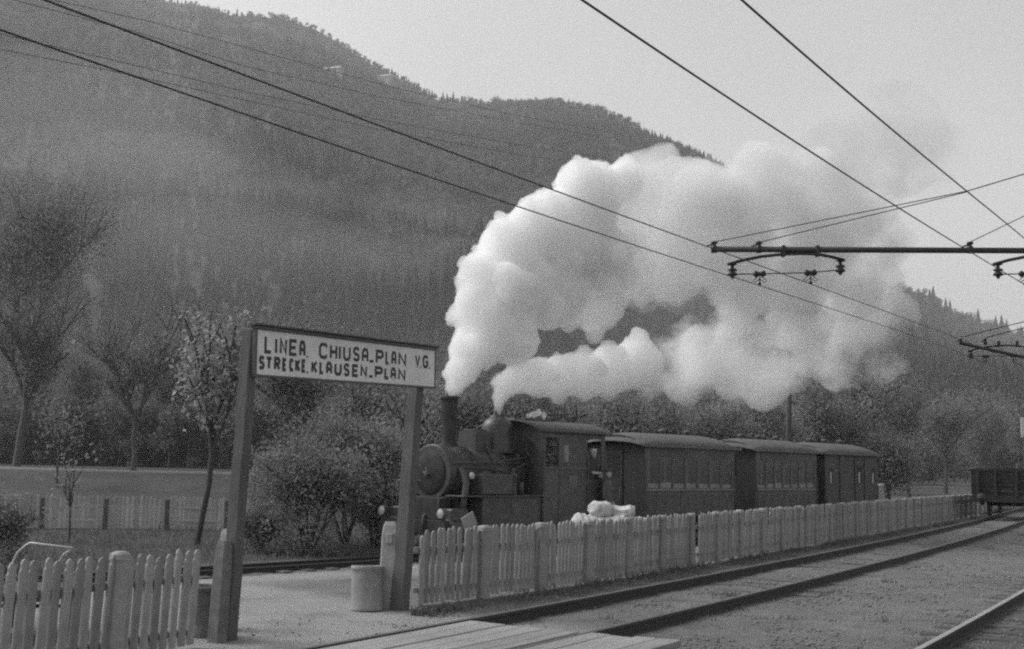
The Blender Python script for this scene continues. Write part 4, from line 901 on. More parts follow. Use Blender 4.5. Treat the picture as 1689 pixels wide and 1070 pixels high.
# ------------------------------------------------------------------ overhead line
TRKQ = (.51, .86)
def stay(name, A, B, r, lab, matl='iron'):
    o = MB().tube([A, B], r, 6).build(name, M[matl]); tag(o, lab, 'wire'); return o
def crossarm(px0, py0, py_end, D, lab, s_label, X_mast):
    A = at_y(px0, py0, D); sl = (py_end - py0)
    root = empty('overhead_crossarm', A); tag(root, lab, 'overhead line', 'overhead crossarms')
    sc_ = D / FPX
    def L(px, py): return at_y(px0 + (px - 1178) * s_label, py0 + (py - 411) * s_label, D) - A
    end = Vector((X_mast - A.x, 0, L(1900, py_end).z))
    MB().tube([(-.05, 0, 0), end], .052, 10).build('arm_tube', M['iron'], root)
    for px in (1178, 1252, 1600):
        q = L(px, 411 + (px - 1178) * .002)
        st = MB().lathe([(.045, -.06), (.06, -.05), (.06, .05), (.035, .07), (.035, .10), (.06, .11), (.05, .14), (.001, .15)], 10, q, cap=False); st.tube([q + Vector((-.14, 0, .05)), q + Vector((.06, 0, .12))], .016, 5); st.build('stay_insulator', M['porcelain'], root)
    for base in (0, 438):
        arc = [L(base + px, py) for px, py in ((1200, 436), (1225, 429), (1255, 423), (1292, 419), (1320, 418), (1348, 419), (1370, 423), (1393, 429))]
        hg = MB().tube(arc, .028, 8).build('hanger_bow', M['iron'], root)
        for px in (1292, 1348):
            q = L(base + px, 414); MB().box(q, (.07, .12, .20), bev=.015).build('clamp', M['iron'], root)
        e0 = L(base + 1208, 436); e1 = L(base + 1386, 430)
        for q in (e0, e1):
            MB().lathe([(.09, 0), (.03, -.02), (.03, -.07), (.075, -.08), (.085, -.11), (.04, -.13), (.075, -.15), (.09, -.19), (.04, -.21), (.02, -.25), (.001, -.26)], 12, q, cap=False).build('insulator', M['porcelain'], root)
        w0 = L(base + 1212, 452); w1 = L(base + 1383, 445); i0 = L(base + 1253, 451.5); i1 = L(base + 1337, 449.5)
        MB().tube([w0, i0, i1, w1], .011, 6).build('span_rod', M['iron'], root)
        for q in (i0, i1):
            dr_ = (i1 - i0).normalized(); MB().tube([q - dr_ * .11, q - dr_ * .07, q - dr_ * .02, q + dr_ * .02, q + dr_ * .07, q + dr_ * .11], [.03, .062, .035, .035, .062, .03], 10).build('insulator', M['porcelain'], root)
            um = MB(); c0 = q + Vector((0, 0, -.03)); 
            for sg in (-1, 1):
                um.tube([c0 + Vector((sg * .02, 0, -.01)), c0 + Vector((sg * .13, 0, -.10)), c0 + Vector((sg * .08, 0, -.12)), c0 + Vector((0, 0, -.06))], .008, 5)
            um.tube([c0, c0 + Vector((0, 0, -.15))], .011, 5); um.box(c0 + Vector((0, 0, -.15)), (.05, .06, .04)); um.build('wire_clip', M['iron'], root)
    mz = float(end.z + A.z)
    MB().tube([(end.x, 0, -A.z - .2), (end.x, 0, 9.2 - A.z)], [.16, .10], 12).build('mast', M['iron'], root)
    return A, end
D1 = 21.0
A1, E1 = crossarm(1178, 411, 412, D1, 'nearer overhead crossarm with bow hangers and insulators above the tracks', 1.0, 12.6)
D2 = 39.0
A2, E2 = crossarm(1585, 565.5, 579, D2, 'far overhead crossarm partly in front of the wooded hill at the right edge', .545, 22.5)
top1 = Vector((A1.x + E1.x, D1, 8.25)); j1 = at_y(1595, 315, D1)
def stays(A, pts, D, where):
    for a, b_, nm in pts:
        stay('stay_wire', at_y(a[0], a[1], D), b_, .009 * D / 21, nm)
stays(A1, [((1178, 399), j1, 'upper thin stay wire from the tip of the nearer crossarm'), ((1250, 400), j1 + Vector((0, .03, -.01)), 'lower thin stay wire from the nearer crossarm just below its twin'), ((1600, 399), top1 + Vector((0, 0, -.1)), 'short steep stay wire rising from the nearer crossarm at the right edge')], D1, '')
stay('stay_wire', j1, top1, .011, 'single stay wire from the joint of the twin stays to the right edge')
top2 = Vector((A2.x + E2.x, D2, 8.3))
stays(A2, [((1585, 556), top2, 'upper stay wire of the far crossarm at the right edge'), ((1625, 557), top2 + Vector((0, 0, -.15)), 'lower stay wire of the far crossarm at the right edge')], D2, '')
def contact(name, hang, pts, lab, r=.0075):
    p = at_y(hang[0], hang[1], D1); q = TRKQ; P = [on_line(a, b_, p, q) for a, b_ in pts]
    # smooth: parabola in height along the line between the measured points
    s = np.array([(v.x - p.x) * q[0] + (v.y - p.y) * q[1] for v in P]); z = np.array([v.z for v in P])
    i = np.argsort(s); s, z = s[i], z[i]; ss = np.linspace(s[0], s[-1], 60); zz = np.interp(ss, s, z)
    cf = np.polyfit(s, z, min(3, len(s) - 1)); zz = np.polyval(cf, ss)
    L = [Vector((p.x + q[0] * t_ / 1, p.y + q[1] * t_ / 1, h_)) for t_, h_ in zip(ss, zz)]
    k = 1 / (q[0] ** 2 + q[1] ** 2); L = [Vector((p.x + q[0] * t_ * k, p.y + q[1] * t_ * k, h_)) for t_, h_ in zip(ss, zz)]
    o = MB().tube(L, r, 6).build(name, M['wire']); tag(o, lab, 'wire', 'contact wires'); return o
contact('contact_wire', (1252, 467), [(-40, 32), (5, 48), (430, 202), (860, 345), (1252, 467), (1450, 536), (1624, 598), (1689, 630)], 'lower of the two thick wires crossing the mountain and the steam')
contact('contact_wire', (1336, 465), [(-40, -50), (85, 0), (495, 168), (905, 312), (1336, 465), (1500, 528), (1672, 597), (1720, 620)], 'upper of the two thick wires crossing the mountain and the steam')
contact('contact_wire', (1683, 468), [(900, -42), (962, 0), (1215, 172), (1477, 340), (1590, 407), (1683, 466), (1760, 512)], 'overhead wire crossing the open sky towards the right end of the crossarm')
contact('contact_wire', (1767, 465), [(1180, -40), (1222, 0), (1400, 152), (1595, 316), (1689, 392), (1767, 462)], 'rightmost overhead wire crossing the sky at the upper right corner')
def tele(pts, lab, r=.010):
    P = [at_y(a, b_, d) for a, b_, d in pts]; L = []
    for i in range(len(P) - 1):
        for k in range(12): t = k / 12; L.append(P[i].lerp(P[i + 1], t))
    L.append(P[-1]); o = MB().tube(L, r, 5).build('telegraph_wire', M['wire_thin']); tag(o, lab, 'wire', 'telegraph wires')
tele([(-20, -14, 30), (25, 0, 31), (230, 54, 36), (400, 108, 42), (620, 158, 52), (850, 201, 65), (1010, 228, 78)], 'second of the four thin wires high across the mountain', .011)
tele([(-20, -34, 30), (90, 0, 32), (250, 36, 37), (420, 82, 43), (640, 142, 53), (850, 190, 66), (1010, 217, 79)], 'topmost of the four thin wires high across the mountain', .011)
tele([(-20, 50, 30), (5, 57, 31), (200, 102, 36), (400, 150, 42), (620, 196, 52), (850, 238, 65), (1010, 262, 78)], 'third of the four thin wires across the mountain', .011)
tele([(-20, 78, 30), (5, 82, 31), (200, 120, 36), (400, 164, 42), (620, 212, 52), (850, 254, 65), (1010, 276, 78)], 'lowest of the four thin wires across the mountain', .011)

# ------------------------------------------------------------------ trees and shrubs
def tube_np(P0, P1, r0, r1, n=5):
    d = P1 - P0; d = d / (np.linalg.norm(d) + 1e-9); a = np.array([0, 0, 1.]) if abs(d[2]) < .9 else np.array([1., 0, 0]); u = np.cross(d, a); u /= np.linalg.norm(u); v = np.cross(d, u)
    V = []
    for P, r in ((P0, r0), (P1, r1)):
        for k in range(n): t = 2 * math.pi * k / n; V.append(P + (u * math.cos(t) + v * math.sin(t)) * r)
    return V, [(k, (k + 1) % n, n + (k + 1) % n, n + k) for k in range(n)]
def make_tree(name, loc, h, r, lab, leaf, nleaf, lsize, spread=.5, bare=.25, first=.3, upright=.6, levels=4, lean=(0, 0), seed=0, kids=4, group=None, cat='tree', stems=1, leafr=.35):
    rr = random.Random(seed); V = []; F = []; tips = []
    def grow(p, d, ln, rad, lev):
        segs = 3; q = p
        for i in range(segs):
            d = d + np.array([rr.uniform(-.16, .16), rr.uniform(-.16, .16), rr.uniform(-.04, .10)]); d /= np.linalg.norm(d)
            q2 = q + d * ln / segs; ra = rad * (1 - .22 * i / segs * 1.2); rb = rad * (1 - .22 * (i + 1) / segs * 1.2)
            v, f = tube_np(q, q2, ra, rb, 6 if lev == 0 else 4); o = len(V); V.extend(v); F.extend([tuple(k + o for k in ff) for ff in f]); q = q2
            if lev > 0 and lev >= levels - 2: tips.append(q)
            if 0 < lev < levels - 1 and i < segs - 1: sub(q, d, ln * .55, rb * .55, lev + 1, 1)
        if lev < levels - 1: sub(q, d, ln * rr.uniform(.62, .8), rad * .66, lev + 1, kids if lev == 0 else rr.choice((2, 3)))
        else: tips.append(q)
    def sub(q, d, ln, rad, lev, k):
        a0 = rr.random() * 6.28
        for j in range(k):
            a = a0 + 6.28 * j / k + rr.uniform(-.4, .4); s_ = spread * rr.uniform(.7, 1.3)
            nd = d * upright + np.array([math.cos(a) * s_, math.sin(a) * s_, rr.uniform(0, .3)]); nd /= np.linalg.norm(nd); grow(q, nd, ln * rr.uniform(.8, 1.15), max(rad, .006), lev)
    for s_i in range(stems):
        a = 6.28 * s_i / max(1, stems) + rr.random(); d0 = np.array([lean[0], lean[1], 1.0]) + (np.array([math.cos(a), math.sin(a), 0]) * .35 if stems > 1 else 0)
        grow(np.array([0, 0, -.08]) + (np.array([math.cos(a), math.sin(a), 0]) * r if stems > 1 else 0), d0 / np.linalg.norm(d0), h * first, r, 0)
    V = np.array(V); top = V[:, 2].max(); k = h / top; 
    if lean == (0, 0): V *= np.array([min(1.6, k ** .5), min(1.6, k ** .5), k]) 
    tips = np.array(tips) * (np.array([min(1.6, k ** .5), min(1.6, k ** .5), k]) if lean == (0, 0) else 1)
    root = empty(name, loc); tag(root, lab, cat, group)
    link('trunk' if cat == 'tree' else 'stems', np_mesh('trunk', V, np.array(F), True), M['bark'], root)
    if nleaf:
        keep = rng.random(len(tips)) > bare; tp_ = tips[keep] if keep.any() else tips
        C = tp_[rng.integers(0, len(tp_), nleaf)] + rng.normal(size=(nleaf, 3)) * leafr; C = C[C[:, 2] > .05]
        if cat == 'bush':
            q_ = rng.normal(size=(int(nleaf * .8), 3)); q_ /= np.linalg.norm(q_, axis=1)[:, None]; q_ *= (rng.random(len(q_))[:, None] ** .45) * np.array([h * .62, h * .5, h * .5]); q_[:, 2] += h * .42
            q_ = q_[(fbm(q_[:, 0] * 2.2 / h + seed, q_[:, 2] * 2.2 / h + q_[:, 1] * 1.7 / h, 4) > -.05) & (q_[:, 2] > .03)]; C = np.concatenate([C, q_])
        v, f = leaf_quads(C, lsize); link('crown' if cat == 'tree' else 'foliage', np_mesh('crown', v, f), M[leaf], root)
    return root
def gp(px, y): x = (px - IW / 2) / FPX * y; return Vector((x, y, float(gz(x, y))))
G_L = 'trees left of the sign'
make_tree('bare_tree', gp(38, 60), 9.5, .21, 'nearly bare tree with thick leaning dark trunk near the left edge', 'leaf_dark', 10000, .06, .5, .2, .34, .8, 6, seed=11, group=G_L)
make_tree('bare_tree', gp(229, 58), 8.6, .17, 'bare tree with straight dark trunk and upswept branches left of the slender leafy tree', 'leaf_dark', 5200, .06, .42, .4, .36, .9, 6, seed=12, group=G_L)
make_tree('slender_tree', gp(338, 33.5), 6.4, .085, 'slender young tree with pale fluttering leaves just left of the sign', 'leaf_pale', 2600, .075, .42, .25, .30, .85, 4, seed=23, group=G_L, leafr=.30)
make_tree('tall_tree', gp(30, 135), 31.5, .25, 'tall broad leafy tree rising above the others at the left edge', 'leaf_dark', 32000, .16, .45, .05, .30, .85, 5, seed=14, group=G_L, leafr=1.5)
make_tree('small_tree', gp(108, 52), 3.6, .05, 'thin leafless sapling with spreading twigs behind the garden fence', 'leaf_mid', 500, .07, .6, .3, .3, .7, 4, seed=15, group=G_L)
make_tree('small_tree', gp(132, 33), 2.1, .035, 'thin dark sapling stem in front of the garden fence', 'leaf_mid', 160, .06, .4, .3, .5, .8, 3, seed=16, group=G_L)
make_tree('fruit_tree', gp(480, 52), 7.6, .14, 'rounded leafy tree seen through the sign frame, above the large bush', 'leaf_mid', 11000, .065, .6, .1, .26, .6, 5, seed=17, group=G_L, leafr=.45)
make_tree('fruit_tree', gp(610, 50), 6.4, .13, 'leafy tree behind the right sign post', 'leaf_mid', 9500, .065, .6, .1, .26, .6, 5, seed=18, group=G_L, leafr=.45)
make_tree('fruit_tree', gp(285, 72), 7.5, .16, 'dim tree behind the slender leafy tree on the bank', 'leaf_dark', 8500, .085, .6, .1, .26, .6, 5, seed=19, group=G_L, leafr=.5)
make_tree('fruit_tree', gp(140, 78), 7.0, .16, 'dim tree on the bank between the two bare trunks', 'leaf_dark', 8500, .085, .6, .1, .26, .6, 5, seed=20, group=G_L, leafr=.5)
bush = [('large_bush', 520, 31.2, 3.2, 'large dark spreading bush seen through the sign frame beside the narrow track', 'leaf_mid', 13000, .042, 9), ('large_bush', 580, 34.5, 3.9, 'tall arching bush behind the large dark bush, under the board', 'leaf_mid', 13000, .048, 8),
        ('shrub', 440, 31.0, 1.1, 'low leafy shrub beside the left sign post beyond the path', 'leaf_mid', 4000, .032, 6), ('shrub', -8, 25.0, 1.55, 'dark dense shrub cut off by the left edge', 'leaf_dark', 9000, .032, 7),
        ('shrub', 628, 34.0, 1.7, 'pale leafy shrub behind the leaning gate post', 'leaf_pale', 3600, .034, 7)]
for i, (nm, px, y, h, lab, lf_, nl, ls, st_) in enumerate(bush):
    make_tree(nm, gp(px, y), h, .035, lab, lf_, nl, ls, .75, .05, .34, .65, 4, seed=40 + i, group='bushes beyond the narrow track', cat='bush', stems=st_, leafr=.16 if h < 2 else .22)
# trees behind the train
bt = [(872, 46, 5.2, 'leaf_dark', 'leafy tree showing between the two steam plumes above the cab'), (930, 50, 5.0, 'leaf_mid', 'bushy tree behind the rear of the locomotive cab'), (1010, 52, 5.2, 'leaf_dark', 'bushy tree behind the front of the first coach'), (1095, 56, 5.3, 'leaf_mid', 'bushy tree behind the middle of the first coach'), (1180, 58, 5.4, 'leaf_dark', 'bushy tree behind the joint of the first two coaches'), (1250, 62, 5.8, 'leaf_mid', 'bushy tree behind the second coach, left of the pole'), (1345, 66, 6.4, 'leaf_dark', 'leafy tree behind the second coach, right of the pole'),
      (1420, 72, 8.6, 'leaf_mid', 'tall leafy tree behind the luggage van'), (1500, 78, 7.2, 'leaf_dark', 'dark leafy tree right of the luggage van'), (1560, 92, 8.0, 'leaf_mid', 'leafy tree above the far end of the fence'), (1625, 105, 8.4, 'leaf_dark', 'leafy tree above the goods wagon'), (1690, 112, 8.6, 'leaf_mid', 'leafy tree cut off by the right edge behind the wagon'), (1465, 64, 3.6, 'leaf_dark', 'low dark tree just behind the white slatted box'), (785, 44, 4.9, 'leaf_dark', 'leafy tree behind the locomotive dome and sand box'), (690, 47, 5.0, 'leaf_mid', 'leafy tree between the right sign post and the chimney')]
for i, (px, y, h, lf_, lab) in enumerate(bt):
    make_tree('leafy_tree', gp(px, y), h, .13, lab, lf_, 11000, .075, .65, .05, .25, .6, 5, seed=70 + i, group='trees behind the train', leafr=.5)
# the fir that stands clear of the slope
fir = empty('fir_tree', (hp.x, hp.y, hp.z)); tag(fir, 'solitary tall dark fir on the misty slope above the left contact wire', 'tree')
fo = link('crown', proto_conifer(1), None, fir); fo.scale = (hp.y * .040 * 1.1,) * 3
MB().tube([(0, 0, -1), (0, 0, hp.y * .02)], [.5, .2], 6).build('trunk', M['bark'], fir)
# houses on the mountain
def house(loc, wd, dp, ht, rz, lab):
    o = empty('mountain_house', loc, (0, 0, rz)); tag(o, lab, 'house')
    MB().ab((-wd / 2, -dp / 2, -6), (wd / 2, dp / 2, ht)).build('wall', M['plaster'], o)
    MB().prism([(-dp / 2 - 1, ht - .3), (dp / 2 + 1, ht - .3), (0, ht + dp * .32)], -wd / 2 - 1, wd / 2 + 1, 'YZ').build('roof', M['pale_roof'], o)
    for x in (-wd * .3, 0, wd * .3): MB().ab((x - .6, -dp / 2 - .05, ht * .4), (x + .6, -dp / 2 - .004, ht * .75)).build('window', M['glass'], o)
M['plaster'] = mat('pale_plaster', .4, .9, .15, 2, 0); M['pale_roof'] = mat('pale_sheet_roof', .5, .8, .15, 2, 0)
for px, py, wd, lab in ((545, 124, 22, 'long low pale roofed farmhouse high on the mountainside'), (632, 134, 20, 'pale farmhouse with outcrop beside it below the mountain crest')):
    q = hill_point(px, py); house(q, wd, 9, 5, R(-20), lab)
# ------------------------------------------------------------------ telegraph pole behind the train
p = gp(1300, 47); po = empty('telegraph_pole', p, (0, R(1.0), 0)); tag(po, 'plain dark pole standing behind the second coach, its top lost in steam', 'pole')
MB().tube([(0, 0, -.3), (0, 0, 3.5), (0, 0, 7.4)], [.125, .11, .09], 10).build('shaft', M['bark'], po)
MB().box((0, 0, 7.0), (1.4, .09, .1), bev=.01).build('crossarm', M['bark'], po)
for x in (-.55, -.2, .2, .55): MB().lathe([(.02, 7.04), (.045, 7.1), (.045, 7.16), (.02, 7.2)], 8, (x, 0, 0)).build('insulator', M['porcelain'], po)
# white slatted box beyond the train, white post at the right edge
p = TC + TD * 28.0 - TN * 1.7; z = float(gz(p.x, p.y)); bx = empty('slatted_box', (p.x, p.y, z), (0, 0, TROT)); bx.scale = (.62, .62, 1.0); tag(bx, 'small white slatted box on legs beyond the end of the train', 'box')
for x in (-.22, -.075, .075, .22): MB().ab((x - .03, -.22, .85), (x + .03, -.20, 1.72)).build('slat', M['white_box'], bx); MB().ab((x - .03, .20, .85), (x + .03, .22, 1.72)).build('slat', M['white_box'], bx)
for y in (-.12, .0, .12): MB().ab((-.262, y - .03, .85), (-.252, y + .03, 1.72)).build('slat', M['white_box'], bx)
MB().box((0, 0, 1.77), (.62, .56, .09), bev=.015).build('lid', M['white_box'], bx); MB().ab((-.2, -.18, .9), (.2, .18, 1.7)).build('case', M['coach_end'], bx)
for x in (-.22, .22):
    for y in (-.18, .18): MB().ab((x - .025, y - .025, -.05), (x + .025, y + .025, .90)).build('leg', M['white_box'], bx)
q = at_y(1688, 705, 62); pz = float(gz(q.x, q.y)); wp = empty('white_signal_post', (q.x, q.y, pz)); tag(wp, 'narrow white painted signal board on a post at the right edge', 'signal')
MB().tube([(0, 0, -.2), (0, 0, q.z - pz - .4)], .06, 8).build('post', M['iron'], wp); MB().box((0, -.03, q.z - pz), (.28, .05, 1.0), bev=.01).build('board', M['white_box'], wp)

# ------------------------------------------------------------------ sacks, board, handcart
def sack(loc, L, wd, h, rz, lab, seed):
    bm = bmesh.new(); bmesh.ops.create_icosphere(bm, subdivisions=4, radius=1)
    P = np.array([v.co for v in bm.verts]); x, y, z = P.T
    k = 1 + .55 * fbm(x * 1.9 + seed, y * 1.9 + z * 1.5, 3) + .14 * np.sin(11 * np.abs(x) ** 2 + 5 * y + seed) * np.abs(x) + .34 * fbm(x * 4.5 + seed, y * 2.5 + 3 * z, 2)
    sx = np.sign(x) * np.abs(x) ** .75; neck = np.where(x > .78, 1 - 1.5 * (x - .78), 1)
    X = sx * L / 2 * (1 + .3 * (k - 1)); Y = np.sign(y) * np.abs(y) ** .85 * wd / 2 * k * neck; Zz = np.maximum(-.7, z) * h / 2 * k * neck - .10 * h * np.cos(3 * x)
    for v, p in zip(bm.verts, zip(X, Y, Zz)): v.co = p
    me = bpy.data.meshes.new('sack'); bm.to_mesh(me); bm.free(); me.polygons.foreach_set('use_smooth', [True] * len(me.polygons))
    o = link('sack', me, M['sack']); o.location = loc; o.rotation_euler = (0, 0, rz); tag(o, lab, 'sack', 'sacks piled behind the fence')
sy = 21.6
def sp(px, y): return (px - IW / 2) / FPX * y
fa = math.atan2(.86, .51); fb = R(12)
trol = empty('luggage_trolley', (sp(1008, sy + .5), sy + .5, float(gz(sp(1008, sy + .5), sy + .5))), (0, 0, R(12))); tag(trol, 'low flat luggage trolley under the pale sacks behind the fence', 'trolley')
MB().ab((-.70, -.42, .50), (.70, .42, .58), .01).build('bed', M['sleeper'], trol)
for x in (-.45, .45):
    for s_ in (-1, 1): spoked_wheel(.24, 'wheel', trol, (x, s_ * .36, .24), 7, 'iron')
tz = trol.location.z + .58
for k, (dx, dy, dz, L_, w_, h_, rz, lab) in enumerate([(-.42, -.05, .19, .52, .5, .44, .5, 'pale sack at the left end of the pile behind the fence'), (.02, -.12, .18, .60, .48, .42, -.5, 'pale sack in the lower middle of the pile behind the fence'), (.46, -.02, .16, .58, .46, .36, .1, 'pale sack at the right end of the pile behind the fence'), (-.14, .0, .45, .50, .42, .32, .9, 'pale sack on top of the pile behind the fence, leaning left'), (.25, .02, .40, .52, .38, .28, -.5, 'pale sack slumped down the right of the pile from its top')]):
    v = Vector((trol.location.x, trol.location.y, 0)) + Vector((math.cos(fb) * dx - math.sin(fb) * dy, math.sin(fb) * dx + math.cos(fb) * dy, tz + dz)); sack(v, L_, w_, h_, fb + rz, lab, 90 + k)
p = Vector((sp(797, 19.5), 19.5, 0)); p.z = float(gz(p.x, p.y)); lb = empty('loading_board', p, (0, 0, fa)); tag(lb, 'pale slanting board propped behind the fence in front of the locomotive', 'board')
MB().box((0, 0, .50), (.34, .03, 1.05), rot=(R(-14), R(-18), 0), bev=.004).build('panel', M['pale_wood'], lb); MB().box((.02, .16, .42), (.05, .05, .86), rot=(R(12), 0, 0)).build('prop', M['sign_wood'], lb)
# handcart behind the left fence
hq = at_y(92, 897, 13.0); hc = empty('handcart', (hq.x, hq.y - .55, float(gz(hq.x, hq.y))), (0, 0, R(97))); tag(hc, 'iron handcart with curved pale push bar behind the left fence', 'handcart')
MB().ab((-.7, -.38, .40), (.6, .38, .46), .008).build('bed', M['sleeper'], hc)
MB().tube([(.60, .42, .43), (.66, .40, .62), (.66, .34, .76), (.62, .25, .84), (.58, .20, .865), (.58, -.16, .825), (.58, -.23, .82), (.58, -.22, .80), (.60, -.14, .74), (.64, -.08, .64), (.60, -.05, .43)], .014, 8).build('push_bar', M['steel_pale'], hc)
for s_ in (-1, 1): spoked_wheel(.30, 'wheel', hc, (-.15, s_ * .44, .30), 10, 'iron')
MB().tube([(-.15, -.44, .30), (-.15, .44, .30)], .02, 6).build('axle', M['iron'], hc); MB().tube([(.5, -.3, .4), (.52, -.3, .0)], .02, 6).build('leg', M['iron'], hc); MB().tube([(.5, .3, .4), (.52, .3, .0)], .02, 6).build('leg', M['iron'], hc)

# ------------------------------------------------------------------ people
def person(loc, rz, joints, radii, edges, lab, cloth, arm_pose, cap='flat', capmat='cap_pale'):
    root = empty('person', loc, (0, 0, rz)); tag(root, lab, 'person', 'train crew')
    names = list(joints); me = bpy.data.meshes.new('body'); me.from_pydata([joints[k] for k in names], [(names.index(a), names.index(b_)) for a, b_ in edges], [])
    o = link('body', me, M[cloth], root)
    md = o.modifiers.new('skin', 'SKIN'); sv2 = me.skin_vertices[0].data
    for i, k in enumerate(names): r_ = radii[k]; sv2[i].radius = r_ if isinstance(r_, tuple) else (r_, r_); sv2[i].use_root = (k == 'pelvis')
    md.use_smooth_shade = True; ss = o.modifiers.new('sub', 'SUBSURF'); ss.levels = 2; ss.render_levels = 2
    return root
def head(root, c, face_dir, capm, flat=True):
    c = Vector(c); fd = Vector(face_dir).normalized(); bm = bmesh.new(); bmesh.ops.create_uvsphere(bm, u_segments=20, v_segments=16, radius=1)
    side = Vector((0, 0, 1)).cross(fd)
    for v in bm.verts:
        x, y, z = v.co                       # y forward
        k = 1.0
        if z < 0: k = 1 - .28 * (-z) ** 1.5
        yy_ = y * .098 * (1 if y > 0 else 1.02); xx_ = x * .076 * k; zz_ = z * .118
        if y > .6:
            if abs(x) < .22 and -.38 < z < .12: yy_ += .026 * (1 - abs(x) / .22) * (1 - abs(z + .16) / .3)
            if .05 < z < .3 and .2 < abs(x) < .55: yy_ -= .012
            if -.62 < z < -.48: yy_ += .006
        if abs(x) > .9 and -.2 < z < .2 and abs(y) < .35: xx_ *= 1.14
        v.co = c + fd * yy_ + side * xx_ + Vector((0, 0, zz_))
    me = bpy.data.meshes.new('head'); bm.to_mesh(me); bm.free(); me.polygons.foreach_set('use_smooth', [True] * len(me.polygons)); h_ = link('head', me, M['skin'], root)
    a = math.atan2(fd.y, fd.x)
    hr = MB().lathe([(.080, -.03), (.086, .02), (.084, .05)], 16, (0, 0, 0), cap=False); hr.build('hair', M['cloth_dark'], root, c - fd * .012, (0, 0, a))
    cp = MB(); cp.lathe([(.088, .045), (.092, .075), (.105, .105), (.108, .125), (.095, .138), (.001, .142)], 20, (-.008, 0, 0), cap=False)
    cp.prism([(.06, -.065), (.115, -.05), (.135, 0), (.115, .05), (.06, .065)], .052, .060, 'XY'); cp.build('cap', M[capm], root, c, (0, 0, a))
    for s_ in (-1, 1):
        MB().lathe([(.001, -.009), (.009, 0), (.001, .009)], 8, cap=False).build('eye', M['cloth_dark'], h_, c + fd * .088 + side * s_ * .03 + Vector((0, 0, .018)))
    return h_
def hand(root, wrist, d, nrm, s=1.0, thumb=1):
    d = Vector(d).normalized(); nrm = Vector(nrm).normalized(); sd_ = d.cross(nrm).normalized() * thumb; w0 = Vector(wrist); mb = MB()
    mb.tube([w0, w0 + d * .03, w0 + d * .085], [.026, .036, .040], 8)
    for k, (o_, L_) in enumerate(((.030, .070), (.011, .080), (-.009, .074), (-.028, .058))):
        b_ = w0 + d * .08 + sd_ * o_; mb.tube([b_, b_ + d * L_ * .45 - nrm * .006, b_ + d * L_ * .75 - nrm * .024, b_ + d * L_ * .85 - nrm * .045], [.0095, .009, .0085, .007], 6)
    b_ = w0 + d * .03 + sd_ * .03; mb.tube([b_, b_ + sd_ * .03 + d * .03 - nrm * .01, b_ + sd_ * .035 + d * .06 - nrm * .03], [.012, .011, .008], 6)
    return mb.build('hand', M['skin'], root)
# driver leaning in the cab doorway, forearm across the half door (local -y faces the viewer side)
pc = TC + TD * 4.47 + TN * 0.96
J = {'pelvis': (0, 0, .93), 'spine': (0, -.02, 1.12), 'chest': (0, -.06, 1.32), 'neckb': (0, -.08, 1.46), 'neck': (0, -.11, 1.545),
     'lsh': (-.19, -.07, 1.42), 'lel': (-.27, -.16, 1.15), 'lwr': (-.06, -.36, 1.12), 'rsh': (.19, -.07, 1.42), 'rel': (.27, -.12, 1.14), 'rwr': (.12, -.34, 1.05),
     'lhip': (-.10, 0, .90), 'lkn': (-.11, -.02, .49), 'lan': (-.11, .02, .09), 'lto': (-.12, -.15, .04), 'rhip': (.10, 0, .90), 'rkn': (.11, -.02, .49), 'ran': (.11, .02, .09), 'rto': (.12, -.15, .04)}
RR = {'pelvis': (.15, .115), 'spine': (.145, .11), 'chest': (.165, .125), 'neckb': .075, 'neck': .055, 'lsh': .075, 'lel': .052, 'lwr': .036, 'rsh': .075, 'rel': .052, 'rwr': .036, 'lhip': .095, 'lkn': .068, 'lan': .052, 'lto': .04, 'rhip': .095, 'rkn': .068, 'ran': .052, 'rto': .04}
E = [('pelvis', 'spine'), ('spine', 'chest'), ('chest', 'neckb'), ('neckb', 'neck'), ('chest', 'lsh'), ('lsh', 'lel'), ('lel', 'lwr'), ('chest', 'rsh'), ('rsh', 'rel'), ('rel', 'rwr'), ('pelvis', 'lhip'), ('lhip', 'lkn'), ('lkn', 'lan'), ('lan', 'lto'), ('pelvis', 'rhip'), ('rhip', 'rkn'), ('rkn', 'ran'), ('ran', 'rto')]
rt = person((pc.x, pc.y, RAILZ + .90), TROT, J, RR, E, 'person in dark clothes and pale cap leaning in the locomotive cab doorway', 'cloth_dark', None)
head(rt, (0, -.135, 1.64), (-.35, -1, -.05), 'cap_pale'); hand(rt, (-.06, -.36, 1.12), (1, -.12, -.05), (0, -.2, 1), 1, 1); hand(rt, (.12, -.34, 1.05), (-1, -.15, .05), (0, -.2, 1), 1, -1)
MB().tube([(-.20, -.24, 1.135), (-.06, -.36, 1.12)], [.047, .040], 10).build('forearm', M['skin'], rt)
hdm = MB(); hdm.ab((4.20, -1.10, .95), (4.79, -1.07, 1.86), .004); hdm.build('half_door', M['loco_black'], loco)
# second person on the ground beside the cab
pg_ = TC + TD * 4.86 + TN * 1.27; zg = RAILZ + .345
J2 = dict(J); J2.update({'lel': (-.27, .02, 1.13), 'lwr': (-.25, -.08, .90), 'rel': (.27, .02, 1.13), 'rwr': (.24, -.10, .90), 'chest': (0, -.02, 1.32), 'neckb': (0, -.02, 1.46), 'neck': (0, -.03, 1.545), 'lsh': (-.19, -.02, 1.42), 'rsh': (.19, -.02, 1.42)})
rt2 = person((pg_.x, pg_.y, zg + .02), TROT + R(20), J2, RR, E, 'person in worn grey coat standing on the footstep at the back of the cab', 'cloth_mid', None)
head(rt2, (0, -.05, 1.645), (-.5, -1, 0), 'cloth_mid'); hand(rt2, (-.25, -.08, .90), (0, -.3, -1), (-1, 0, 0), 1, 1); hand(rt2, (.24, -.10, .90), (0, -.3, -1), (1, 0, 0), 1, -1)
